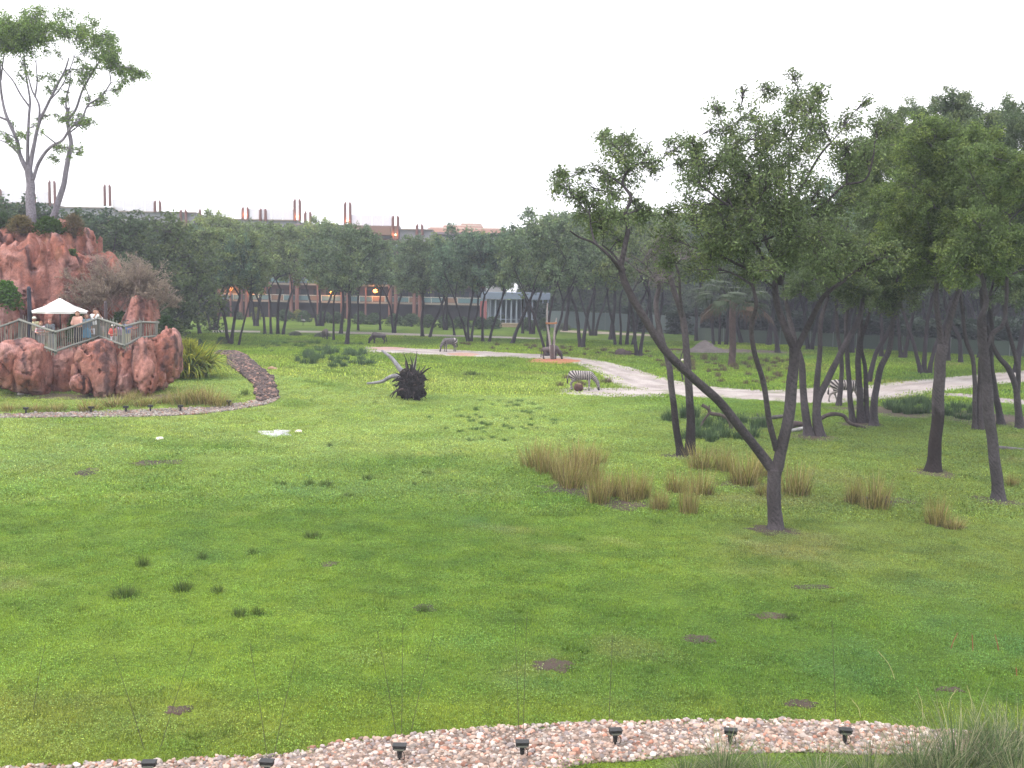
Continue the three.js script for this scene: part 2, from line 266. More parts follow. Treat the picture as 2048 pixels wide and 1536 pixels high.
// gravel: the strip below the camera, the strip along the rock bank, the brown rubble drain that curves behind it
const PINK = sandy([0.17, 0.125, 0.1], [0.26, 0.2, 0.165]);
const gravel = ribbon('gravel_strip', [[-160, 1540], [60, 1533], [300, 1523], [500, 1516], [600, 1503], [700, 1482], [860, 1464], [1000, 1455], [1200, 1446], [1480, 1441], [1700, 1446], [1900, 1462], [2160, 1478]],
  [[-160, 1700], [60, 1700], [300, 1680], [500, 1640], [600, 1610], [700, 1590], [860, 1570], [1000, 1556], [1200, 1528], [1480, 1506], [1700, 1508], [1900, 1514], [2160, 1520]], PINK, 0.03, 0.25, 8);
const gravelPoly = bare[bare.length - 1];
const bankGravel = ribbon('bank_gravel', [[-120, 830], [0, 829], [120, 826], [250, 821], [330, 819], [420, 814], [480, 807], [530, 798], [548, 788]], [[-120, 840], [0, 837], [120, 835], [250, 834], [330, 833], [420, 827], [490, 818], [545, 806], [560, 794]], (x, z) => mixc(PINK(x, z), [0.5, 0.47, 0.45], 0.8 * smooth(fbm(x * 0.4, z * 0.4, 2, 2), 0.05, 0.3)), 0.03, 0.35, 5);
const bankPoly = bare[bare.length - 1];
ribbon('rubble_drain', [[438, 704], [470, 704], [492, 712], [518, 735], [545, 757], [556, 785], [556, 796]], [[430, 709], [455, 712], [455, 730], [480, 748], [508, 770], [512, 792], [516, 806]], sandy([0.06, 0.045, 0.042], [0.12, 0.085, 0.08]), 0.06, 0.4, 6);
const drainPoly = bare[bare.length - 1];

// short grass: patches of blades in a few shapes, each patch tinted by the colour of the lawn where it stands
function grassPatch(n, side, h, w, s, clover = 0) {
  seed(s); const b = new MB();
  for (let k = 0; k < n; k++) { const t = R(0.45, 1.45), y = rnd() < 0.1 ? 1.7 : 1, c = [t * y, t * lerp(1, y, 0.7), t * (y > 1 ? 1.3 : 1)]; if (rnd() < clover) { const d = V(R(-1, 1), R(-0.1, 0.5), R(-1, 1)).normalize(), sd = d.clone().cross(V(R(-.3, .3), 1, R(-.3, .3))).normalize(); b.leaf(V(R(-side, side) / 2, h * R(0.3, 0.9), R(-side, side) / 2), d, sd, w * 2.6, w * 2.2, [c[0] * 0.8, c[1] * 0.92, c[2] * 1.3]); continue; } b.blade([R(-side, side) / 2, -0.01, R(-side, side) / 2], h * R(0.5, 1.25), w * R(0.7, 1.2), R(0, 6.3), R(0.1, 0.8), R(0.1, 0.45), c, 2); }
  return b.geo();
}
function bladeTuft(s) { seed(s); const b = new MB(); for (let k = 0; k < 34; k++) { const t = R(0.6, 1.15), a = R(0, 6.28), q = Math.sqrt(rnd()) * 0.12; b.blade([Math.cos(a) * q, -0.01, Math.sin(a) * q], R(0.05, 0.15), 0.013, a + R(-1, 1), R(0.2, 0.9), R(0.1, 0.4), s === 8 ? [0.95 * t, 0.9 * t, t] : [0.7 * t, 0.8 * t, 0.9 * t], 2); } return b.geo(); }
{
  const zones = [[13.2, 30, 0.5, 14, grassPatch(190, 0.52, 0.05, 0.009, 1, .1), grassPatch(190, 0.52, 0.05, 0.01, 2, .5)], [30, 62, 1, 4.2, grassPatch(190, 1.0, 0.07, 0.018, 3, .1), grassPatch(190, 1.0, 0.07, 0.02, 4, .4)], [62, 125, 2, 0.75, grassPatch(200, 2.3, 0.11, 0.05, 5), grassPatch(200, 2.3, 0.12, 0.05, 6)]];
  const root = new THREE.Group(); root.name = 'grass'; scene.add(root); tag(root, 'short green grass covering the whole savanna lawn', 'grass'); root.userData.kind = 'stuff';
  zones.push([14, 60, 1, 5, bladeTuft(7), bladeTuft(8), true]);
  zones.forEach(([d0, d1, size, per, ga, gb, weeds], zi) => {
    seed(20 + zi); const list = [[], []], col = [[], []], m = new THREE.Matrix4(), q = new THREE.Quaternion(), up = V(0, 1, 0), step = 1 / Math.sqrt(per);
    for (let d = d0; d < d1; d += step) for (let x = -d * 0.56 - 1; x < d * 0.56 + 1; x += step) {
      const X = x + R(-0.5, 0.5) * step, Z = -(d + R(-0.5, 0.5) * step); if (isBare(X, Z) || (weeds && fbm(X * 0.45, Z * 0.45, 51, 3) + 0.35 * noise(X * 1.7, Z * 1.7, 8) < R(0.12, 0.4))) continue;
      const k = rnd() < 0.5 ? 0 : 1, s = R(0.85, 1.2), c = lawnColour(X, Z), thin = smooth(fbm(X * 0.35, Z * 0.35, 33, 3), -0.5, 0.1);
      m.compose(V(X, ground(X, Z), Z), q.setFromAxisAngle(up, R(0, 6.28)), V(s, s * lerp(0.45, 1.25, thin) * R(0.6, 1.3), s)); list[k].push(m.clone()); { const f = 1.5 * R(.82, 1.18), g = R(.97, 1.13); col[k].push(lin(c[0] * f * g, c[1] * f, c[2] * f * .95)); }
    }
    list.forEach((l, k) => { const im = new THREE.InstancedMesh([ga, gb][k], M.blade, l.length); im.name = 'grass_blades'; im.userData.kind = 'stuff'; l.forEach((a, i) => { im.setMatrixAt(i, a); im.setColorAt(i, col[k][i]); }); root.add(im); });
  });
}
// gravel stones
function pebble(s, flat = 0.6) { seed(s); const g = new THREE.IcosahedronGeometry(1, 1), p = g.attributes.position; for (let i = 0; i < p.count; i++) { const v = V(p.getX(i), p.getY(i), p.getZ(i)), k = 1 + 0.42 * noise(v.x * 1.1 + s * 9, v.y * 1.1, v.z * 1.1) + 0.12 * noise(v.x * 2.7, v.y * 2.7 + s, v.z * 2.7); p.setXYZ(i, v.x * k, v.y * k * flat, v.z * k * 0.8); } g.deleteAttribute('uv'); g.computeVertexNormals(); return g; }
const pebbles = [1, 2, 3, 4].map((s) => pebble(s));
const stoneTone = () => { const t = rnd(), k = R(0.36, 1.05); return t < 0.42 ? [0.43 * k, 0.315 * k, 0.255 * k] : t < 0.7 ? [0.5 * k, 0.43 * k, 0.38 * k] : t < 0.88 ? [0.33 * k, 0.28 * k, 0.27 * k] : [0.4 * k, 0.2 * k, 0.14 * k]; };
const stoneMats = [[0.46, 0.33, 0.265], [0.52, 0.44, 0.385], [0.37, 0.31, 0.3], [0.4, 0.23, 0.17], [0.6, 0.54, 0.49]].map((c) => std({ color: lin(...c), roughness: 0.85, bumpMap, bumpScale: 0.004 }));
function scatterStones(poly, parent, n, r0, r1, tone, up, keepNear) {
  const m = new THREE.Matrix4(), e = new THREE.Euler(), q = new THREE.Quaternion(), lists = pebbles.map(() => []), cols = pebbles.map(() => []); let tries = 0, big = 0;
  for (let k = 0; k < n && tries < n * 12; tries++) {
    const x = R(poly.x0, poly.x1), z = R(poly.z0, poly.z1), f = -z * 0.57; if (x < -f - 0.5 || x > f + 0.5 || !inside(poly.poly, x, z)) continue; k++;
    const r = lerp(r0 * 0.75, r1 * 1.1, rnd() ** 1.6) * (rnd() < 0.05 ? 1.45 : 1), y = ground(x, z) + up * R(0.3, 1.4) + r * 0.2; q.setFromEuler(e.set(R(-0.5, 0.5), R(0, 6.3), R(-0.5, 0.5)));
    if (keepNear && big < 260 && r > (r0 + r1) * 0.46 && -z < 16.5) { const s = meshOf(pebbles[k % 4], stoneMats[Math.floor(R(0, 5))]); s.name = 'stone'; s.position.set(x, y + 0.012, z); s.quaternion.copy(q); s.scale.setScalar(r * 1.15); parent.add(s); big++; continue; }
    m.compose(V(x, y, z), q, V(r, r, r)); lists[k % 4].push(m.clone()); cols[k % 4].push(tone());
  }
  lists.forEach((l, k) => { if (!l.length) return; const im = new THREE.InstancedMesh(pebbles[k], stoneWhite, l.length); im.name = 'loose_stones'; im.userData.kind = 'stuff'; l.forEach((a, i) => { im.setMatrixAt(i, a); im.setColorAt(i, lin(...cols[k][i])); }); parent.add(im); });
}
const stoneWhite = std({ color: 0xffffff, roughness: 0.88 });
seed(31); scatterStones(gravelPoly, gravel, 15000, 0.022, 0.046, stoneTone, 0.02, true);
seed(32); scatterStones(bankPoly, bankGravel, 7000, 0.03, 0.065, () => stoneTone().map((v, i) => v * [.72, .78, .8][i]), 0.02, false);
{ const g = new THREE.Group(); g.name = 'rubble'; scene.add(g); tag(g, 'brown rubble filling the drain that curves round the rock bank', 'rubble'); g.userData.kind = 'stuff'; seed(33); scatterStones(drainPoly, g, 7000, 0.035, 0.11, () => { const k = R(0.4, 1.25); return rnd() < 0.22 ? [0.26 * k, 0.16 * k, 0.125 * k] : [0.09 * k, 0.065 * k, 0.062 * k]; }, 0.09, false); }

// ---------------------------------------------------------------- trees
// limbs: [{ p: [points], r: [r0, r1] }] in metres from the tree's base; blobs: [[x, y, z, radius, amount]]
function growTree(limbs, blobs, o = {}) {
  const { leaf = 0.085, wide = 0.42, per = 700, tone = [0.058, 0.088, 0.030], bark = [0.06, 0.053, 0.058], foot = null, twig = 0.011, sides = 8, droop = 0.2, bareTone = null, twigs = 9, spread = 0.12 } = o;
  const w = new MB(), l = new MB(), samples = [];
  const barkCol = (t, p) => { const k = 0.75 + 0.55 * (0.5 + noise(p.x * 3.1, p.y * 1.3, p.z * 3.1)) * 0.9; const c = foot && p.y < foot.h + 0.25 * noise(p.x * 5, p.z * 5, 3) ? foot.c : bark; return [c[0] * k, c[1] * k, c[2] * k]; };
  limbs.forEach((L, li) => {
    const n = Math.max(8, L.p.length * 5), pts = curve(L.p, n), j = 0.25 * L.r[1];
    pts.forEach((q, i) => { if (i > 1) { q.x += j * 1.2 * noise(q.y * 1.1, li * 3.3, 1); q.z += j * noise(q.y * 1.1, li * 3.3, 7); } });
    w.tube(pts, (t) => lerp(L.r[0], L.r[1], Math.pow(t, 0.85)) * (L.flare ? 1 + 0.55 * Math.exp(-t * n * 0.55) : 1) * (1 + 0.08 * noise(t * 9, li)), sides, barkCol);
    pts.forEach((q, i) => { const t = i / n; if (t > (L.from ?? 0.3)) samples.push([q, lerp(L.r[0], L.r[1], t)]); });
  });
  const side = V(), dir = V();
  for (const [bx, by, bz, br, amount = 1] of blobs) {
    const c = V(bx, by, bz); let best = null, bd = 1e9;
    for (const s of samples) { const dy = s[0].y - by, d = s[0].distanceTo(c) + Math.max(0, dy + 0.3 * br) * 1.6 + R(0, 0.25); if (d < bd) { bd = d; best = s; } }
    const a = best[0], mid = a.clone().lerp(c, 0.5).add(V(R(-0.12, 0.12) * bd, R(0.0, 0.14) * bd, R(-0.12, 0.12) * bd)), end = c.clone().add(V(R(-0.2, 0.2) * br, R(0, 0.3) * br, R(-0.2, 0.2) * br));
    const br0 = Math.min(best[1] * 0.75, 0.018 + 0.014 * bd), path = curve([a, mid, end], 7);
    w.tube(path, (t) => lerp(br0, twig, t), 5, barkCol, false);
    for (let k = 3; k < 8; k++) samples.push([path[k], lerp(br0, twig, k / 7)]);
    const nt = Math.round(twigs * (0.7 + 0.3 * amount)), total = per * amount * Math.pow(br / 1, 1.7);
    for (let k = 0; k < nt; k++) {
      const s = path[3 + Math.floor(rnd() * 5)], u = V(R(-1, 1), R(-0.75, 1), R(-1, 1)).normalize().multiplyScalar(br * R(0.55, 1.12)), e = c.clone().add(u), m = s.clone().lerp(e, 0.55).add(V(R(-0.15, 0.15) * br, R(0, 0.25) * br, R(-0.15, 0.15) * br)), tw = curve([s, m, e], 5);
      w.tube(tw, (t) => lerp(twig * 1.1, twig * 0.35, t), 3, bareTone ? () => bareTone : barkCol, false);
      if (bareTone) for (let q = 0; q < 5; q++) { const f = tw[1 + Math.floor(rnd() * 5)], g = f.clone().add(V(R(-1, 1), R(-0.5, 1), R(-1, 1)).multiplyScalar(br * 0.4)); w.tube([f, f.clone().lerp(g, 0.5).add(V(R(-0.05, 0.05), 0.03, 0)), g], (t) => twig * lerp(0.6, 0.25, t), 3, bareTone, false); }
      const shade = R(0.75, 1.25), warm = R(0, 1), n = Math.round(total / nt);
      for (let q = 0; q < n; q++) {
        const t = 0.25 + 0.75 * Math.pow(rnd(), 0.7), f = t * 5, i = Math.min(4, Math.floor(f)), p = tw[i].clone().lerp(tw[i + 1], f - i), sp = spread * br * 2.1;
        p.x += (R(-1, 1) + R(-1, 1)) * sp / 2; p.y += (R(-1, 1) + R(-1, 1)) * sp / 2; p.z += (R(-1, 1) + R(-1, 1)) * sp / 2;
        dir.set(R(-1, 1), R(-1, 0.8) - droop, R(-1, 1)).normalize(); side.set(R(-1, 1), R(-0.6, 0.6), R(-1, 1)).cross(dir).normalize();
        const v = shade * R(0.6, 1.35) * (rnd() < 0.12 ? 1.45 : 1), y = warm > 0.75 ? 1.25 : 1; l.leaf(p, dir, side, leaf * R(0.55, 1.4), leaf * wide * R(0.8, 1.3), [tone[0] * v * y, tone[1] * v * lerp(1, y, 0.6), tone[2] * v]);
      }
    }
  }
  return { trunk: uvMetres(w.geo(), 0.8), crown: l.count ? l.geo() : null };
}
M.bark.bumpMap = barkBump; M.bark.bumpScale = 0.035; M.bark.map = barkMap;
function treeThing(name, label, base, g, group, mats = {}) { const t = thing(name, label, mats.category || 'tree', base, 0, group); part('trunk', g.trunk, mats.bark || M.bark, t); if (g.crown) part('crown', g.crown, mats.leaf || M.leaf, t); return t; }

// a tree laid out by the photograph: limbs and leaf masses by pixel, with their depth relative to the trunk
function drawnTree(name, label, bx, by, limbs, blobs, o = {}) {
  const base = P(bx, by), D = -base.z, k = D / 2000, loc = (x, y, dz = 0) => { const q = at(x, y, D + dz); return q.sub(base); };
  const L = limbs.map((l, i) => ({ p: l.p.map(([x, y, dz], q) => { const v = loc(x, y, dz || 0); if (l.root && q === 0) v.y = -0.08; return v; }), r: [l.r[0] * k / 2 * (o.thin || .92), l.r[1] * k / 2 * (o.thin || .92)], from: l.from, flare: l.root }));
  const B = blobs.map(([x, y, r, dz, am]) => { const v = loc(x, y, dz ?? R(-1, 1) * (o.deep || 2.2)); return [v.x, v.y, v.z, r * k * (o.grow || 1.22), am ?? 1]; });
  return treeThing(name, label, base, growTree(L, B, o), o.group, o.mats);
}
const fill = (n, cx, cy, rx, ry, r0, r1, deep = 2, am = 1) => Array.from({ length: n }, () => { const a = R(0, 6.283), q = Math.sqrt(rnd()); return [cx + Math.cos(a) * q * rx, cy + Math.sin(a) * q * ry, R(r0, r1), R(-deep, deep), am]; });

// the forked live oak in the front
seed(101);
drawnTree('live_oak', 'tall forked live oak standing alone on the near lawn, thick limb leaning far left', 1551, 1058, [
  { p: [[1551, 1060], [1549, 1010], [1550, 965], [1549, 938]], r: [33, 31], root: true, from: 2 },
  { p: [[1549, 945], [1530, 918], [1490, 868, -.3], [1440, 805, -.6], [1385, 755, -.9], [1330, 700, -1.1], [1285, 630, -1.2], [1248, 560, -1.2], [1240, 520, -1.2]], r: [25, 14], from: 0.75 },
  { p: [[1242, 530, -1.2], [1250, 490, -1.2], [1256, 455, -1], [1250, 430, -1], [1262, 395, -1], [1245, 365, -.8], [1258, 330, -.8], [1240, 300, -.8]], r: [13, 4] },
  { p: [[1244, 545, -1.2], [1222, 515, -1.5], [1190, 487, -1.6], [1160, 475, -1.8], [1140, 462, -2]], r: [9, 3] },
  { p: [[1190, 487, -1.6], [1182, 455, -1.4], [1180, 430, -1.4]], r: [5, 2.5] },
  { p: [[1250, 540, -1.2], [1226, 508, -.7], [1205, 490, -.6]], r: [6, 3] },
  { p: [[1551, 950], [1562, 900], [1575, 840], [1582, 780, .2], [1588, 730, .3], [1590, 695, .3]], r: [28, 25], from: 2 },
  { p: [[1590, 700, .3], [1572, 660, .4], [1555, 610, .6], [1550, 570, .8], [1556, 530, 1], [1535, 490, 1.2], [1520, 450, 1.4], [1490, 410, 1.4], [1470, 370, 1.5], [1450, 340, 1.4]], r: [19, 5] },
  { p: [[1553, 560, .8], [1530, 520, 0], [1500, 470, -.6], [1485, 430, -1], [1440, 400, -1.2], [1400, 370, -1.4]], r: [11, 3] },
  { p: [[1500, 540, .2], [1440, 512, -.4], [1420, 505, -.6], [1400, 515, -.8]], r: [8, 4] },
  { p: [[1590, 705, .3], [1610, 665, .2], [1632, 620, 0], [1650, 590, -.2], [1690, 560, -.4], [1730, 530, -.6], [1770, 515, -.8], [1795, 520, -.8]], r: [18, 3] },
  { p: [[1560, 570, .8], [1575, 500, .8], [1580, 440, .6], [1590, 400, .6], [1612, 360, .4], [1640, 310, .2], [1662, 285, 0]], r: [13, 4] },
  { p: [[1588, 410, .6], [1580, 370, 1], [1578, 330, 1], [1585, 260, 1.2], [1590, 200, 1.2]], r: [8, 2.5] },
  { p: [[1600, 440, .6], [1640, 415, .2], [1672, 385, 0], [1690, 370, 0], [1730, 360, -.2], [1745, 320, -.4], [1750, 280, -.4]], r: [9, 3] },
  { p: [[1553, 900], [1540, 850, -.2], [1528, 770, -.5], [1508, 700, -.8], [1503, 650, -1], [1512, 610, -1.2], [1505, 570, -1.2]], r: [15, 8] },
], [
  [1235, 318, 36], [1203, 272, 17], [1215, 290, 16], [1262, 350, 28], [1228, 370, 28], [1292, 302, 15], [1308, 328, 15], [1318, 345, 13], [1128, 372, 24], [1108, 362, 13], [1150, 400, 22], [1185, 420, 28], [1238, 432, 28], [1285, 420, 20], [1162, 345, 10], [1122, 345, 12], [1200, 452, 26], [1290, 440, 20], [1255, 300, 22], [1170, 440, 22], [1245, 285, 18],
  [1362, 292, 22], [1385, 285, 20], [1420, 330, 38], [1372, 368, 30], [1450, 265, 30], [1486, 176, 10, 0, .6], [1430, 215, 20], [1500, 240, 30], [1550, 185, 20], [1585, 150, 14, 1, .7], [1600, 215, 34], [1640, 190, 20], [1560, 270, 36], [1500, 330, 42], [1450, 400, 42], [1400, 440, 36], [1350, 430, 24], [1335, 478, 26], [1542, 360, 40], [1600, 320, 40], [1660, 275, 36], [1700, 240, 24], [1733, 205, 13, 0, .7], [1752, 262, 26], [1788, 258, 18], [1690, 330, 32], [1640, 400, 34], [1580, 440, 40], [1520, 450, 42], [1470, 480, 38], [1420, 510, 32], [1388, 548, 24], [1620, 480, 40], [1680, 440, 34], [1720, 390, 34], [1560, 520, 34], [1660, 530, 34], [1722, 500, 28], [1490, 550, 26], [1740, 320, 24], [1480, 300, 26], [1770, 510, 26, -.8], [1798, 524, 22, -.9], [1742, 540, 26, -.6], [1720, 520, 24, -.4], [1620, 260, 26], [1375, 330, 20], [1330, 530, 20],
].map(([x, y, r, dz, a]) => [x, y, r * 1.3, dz, a ?? 1]).concat(fill(20, 1450, 370, 95, 110, 24, 38, 2.4, .7), fill(24, 1600, 340, 130, 150, 26, 42, 2.4, .7), fill(12, 1560, 500, 150, 45, 26, 40, 2.6, .8), fill(8, 1230, 390, 70, 90, 16, 26, 1, .6)), { grow: 1.06, per: 1480, leaf: 0.108, wide: 0.4, twigs: 18, tone: [0.125, 0.175, 0.075], bark: [0.068, 0.06, 0.066], deep: 2, spread: 0.19, thin: .88 });
// the double stemmed tree behind it with pale, half bare limbs
seed(102);
drawnTree('live_oak', 'double stemmed tree with pale bare upper limbs behind the leaning limb of the forked oak', 1372, 912, [
  { p: [[1363, 912], [1355, 870], [1346, 800], [1337, 725], [1322, 670, .3], [1312, 610, .5], [1318, 570, .6], [1312, 545, .6]], r: [17, 9], root: true, from: .6 },
  { p: [[1379, 912], [1382, 850], [1378, 780], [1374, 720], [1368, 650], [1358, 610], [1345, 570], [1338, 530]], r: [21, 10], root: true, from: .6 },
  { p: [[1366, 640], [1360, 590, -.5], [1358, 550, -.8], [1348, 520, -1]], r: [8, 4] },
  { p: [[1318, 570, .6], [1290, 530, .8], [1262, 510, 1]], r: [5, 2] },
  { p: [[1366, 760], [1360, 725, .5], [1370, 690, 1]], r: [4, 2], from: 2 },
], [...fill(13, 1310, 525, 75, 48, 18, 34, 2, .12), ...fill(5, 1345, 495, 50, 30, 18, 26, 1.5, .8)], { per: 420, leaf: .1, twigs: 9, bareTone: [0.17, 0.15, 0.15], bark: [0.085, 0.075, 0.082], foot: { h: 2.3, c: [0.026, 0.021, 0.023] }, twig: .016 });
// the right hand grove
seed(103);
drawnTree('live_oak', 'thick straight tree with a dark wet lower trunk, left of the bent grey trunk', 1865, 943, [
  { p: [[1866, 944], [1872, 880], [1877, 800], [1880, 730], [1886, 690]], r: [30, 24], root: true, from: 2 },
  { p: [[1885, 700], [1878, 650], [1872, 600], [1874, 540], [1862, 470], [1850, 420]], r: [15, 6] },
  { p: [[1887, 700], [1900, 640], [1915, 590], [1930, 540], [1940, 470], [1945, 400]], r: [16, 6] },
], [...fill(34, 1885, 380, 130, 120, 28, 44, 2.6), ...fill(12, 1815, 330, 55, 90, 26, 40, 2.6, .8), ...fill(18, 1890, 510, 140, 70, 28, 42, 2.4), ...fill(7, 1890, 300, 60, 50, 22, 34, 1.6)], { per: 2300, twigs: 14, leaf: .11, tone: [0.125, 0.185, 0.055], foot: { h: 2.35, c: [0.024, 0.017, 0.018] }, bark: [0.078, 0.069, 0.076], deep: 2.4 });
seed(104);
drawnTree('live_oak', 'large grey trunked tree nearest the right edge, its trunk bent and forked high up', 1995, 1001, [
  { p: [[1997, 1002], [1994, 950], [1984, 880], [1977, 810], [1972, 740], [1966, 690], [1964, 655]], r: [27, 20], root: true, from: 2 },
  { p: [[1966, 670], [1960, 640], [1972, 610], [1968, 570], [1955, 520], [1940, 460]], r: [16, 6] },
  { p: [[1970, 700], [1985, 668], [2005, 650], [2012, 610], [2014, 560], [2016, 500], [2020, 430]], r: [13, 5] },
], [...fill(22, 1990, 400, 95, 120, 26, 44, 2.2), ...fill(16, 1970, 530, 110, 60, 26, 38, 2)], { per: 2100, twigs: 13, leaf: .11, tone: [0.11, 0.165, 0.055], bark: [0.072, 0.065, 0.072], deep: 2.2 });
seed(105);
drawnTree('live_oak', 'forked tree of two stems standing beside the pale log and the arching fallen branch', 1628, 872, [
  { p: [[1618, 872], [1612, 830], [1606, 780], [1604, 730], [1592, 690], [1580, 640], [1570, 590]], r: [20, 9], root: true, from: .6 },
  { p: [[1640, 874], [1634, 840], [1636, 800], [1650, 770], [1672, 725], [1695, 680], [1715, 645], [1728, 590], [1735, 540]], r: [22, 8], root: true, from: .6 },
  { p: [[1632, 820], [1634, 770], [1640, 700], [1642, 640], [1655, 590], [1640, 540]], r: [16, 6] },
], [...fill(34, 1690, 525, 130, 75, 24, 38, 2.8)], { per: 1500, twigs: 12, leaf: .12, tone: [0.105, 0.15, 0.062], bark: [0.07, 0.062, 0.07], deep: 2.5 });
seed(106);
drawnTree('live_oak', 'cluster of three slim straight stems in front of the walking zebra', 1722, 846, [
  { p: [[1706, 840], [1700, 790], [1696, 730], [1692, 660], [1696, 600]], r: [13, 8], root: true, from: .7 },
  { p: [[1722, 848], [1720, 790], [1716, 720], [1722, 650], [1716, 590]], r: [17, 9], root: true, from: .7 },
  { p: [[1735, 848], [1733, 790], [1730, 730], [1722, 690], [1735, 640], [1745, 590]], r: [11, 7], root: true, from: .7 },
], [...fill(30, 1760, 535, 120, 75, 24, 38, 3)], { per: 1300, twigs: 11, leaf: .13, tone: [0.105, 0.148, 0.062], bark: [0.07, 0.062, 0.07] });
seed(107);
drawnTree('live_oak', 'slim tree curving up to the right beside the three slim stems', 1752, 852, [
  { p: [[1748, 853], [1748, 820], [1752, 780], [1762, 735], [1778, 700], [1785, 650], [1790, 590], [1800, 530]], r: [19, 8], root: true, from: .6 },
], [...fill(38, 1800, 430, 110, 140, 26, 40, 3), ...fill(20, 1800, 305, 62, 80, 24, 36, 2.4, .8)], { per: 1400, twigs: 11, leaf: .13, tone: [0.112, 0.162, 0.06], bark: [0.07, 0.062, 0.07] });
seed(108);
drawnTree('live_oak', 'slim dark tree in front of the walking zebra, left of the three stems', 1677, 812, [
  { p: [[1677, 812], [1682, 770], [1683, 720], [1676, 670], [1672, 600]], r: [12, 7], root: true, from: .7 },
], [...fill(18, 1670, 545, 90, 60, 22, 36, 2.6)], { per: 1200, twigs: 11, leaf: .14, tone: [0.09, 0.135, 0.06] });
seed(109);
drawnTree('live_oak', 'pair of upright dark trunks between the two big trunks on the right', 1956, 859, [
  { p: [[1950, 859], [1950, 800], [1946, 720], [1932, 680], [1925, 620], [1918, 560]], r: [11, 8], root: true, from: .7 },
  { p: [[1962, 860], [1961, 790], [1962, 720], [1968, 650], [1962, 580]], r: [16, 9], root: true, from: .7 },
], [...fill(26, 1915, 255, 100, 55, 24, 38, 3), ...fill(22, 1930, 450, 120, 120, 28, 42, 3)], { per: 1200, twigs: 11, leaf: .14, tone: [0.105, 0.15, 0.078] });
seed(110);
drawnTree('live_oak', 'slender dark tree with a swaying trunk behind the large grey trunk', 2002, 850, [
  { p: [[2003, 850], [1996, 810], [1988, 770], [1982, 720], [1984, 660], [1978, 600]], r: [16, 9], root: true, from: .7 },
], [...fill(20, 2010, 470, 90, 100, 26, 40, 3)], { per: 1200, twigs: 11, leaf: .14, tone: [0.09, 0.138, 0.06] });
seed(111);
drawnTree('live_oak', 'dark tree at the right edge whose trunk arches over to the left', 2038, 858, [
  { p: [[2040, 858], [2036, 810], [2030, 770], [2016, 735], [1998, 715], [1985, 690], [1975, 650]], r: [17, 8], root: true, from: .7 },
  { p: [[2034, 800], [2036, 740], [2022, 680], [2010, 630], [2006, 570]], r: [12, 7], from: .6 },
], [...fill(24, 2045, 300, 85, 75, 24, 38, 3), ...fill(18, 2040, 520, 70, 80, 24, 38, 3)], { per: 1200, twigs: 11, leaf: .14, tone: [0.1, 0.145, 0.075] });

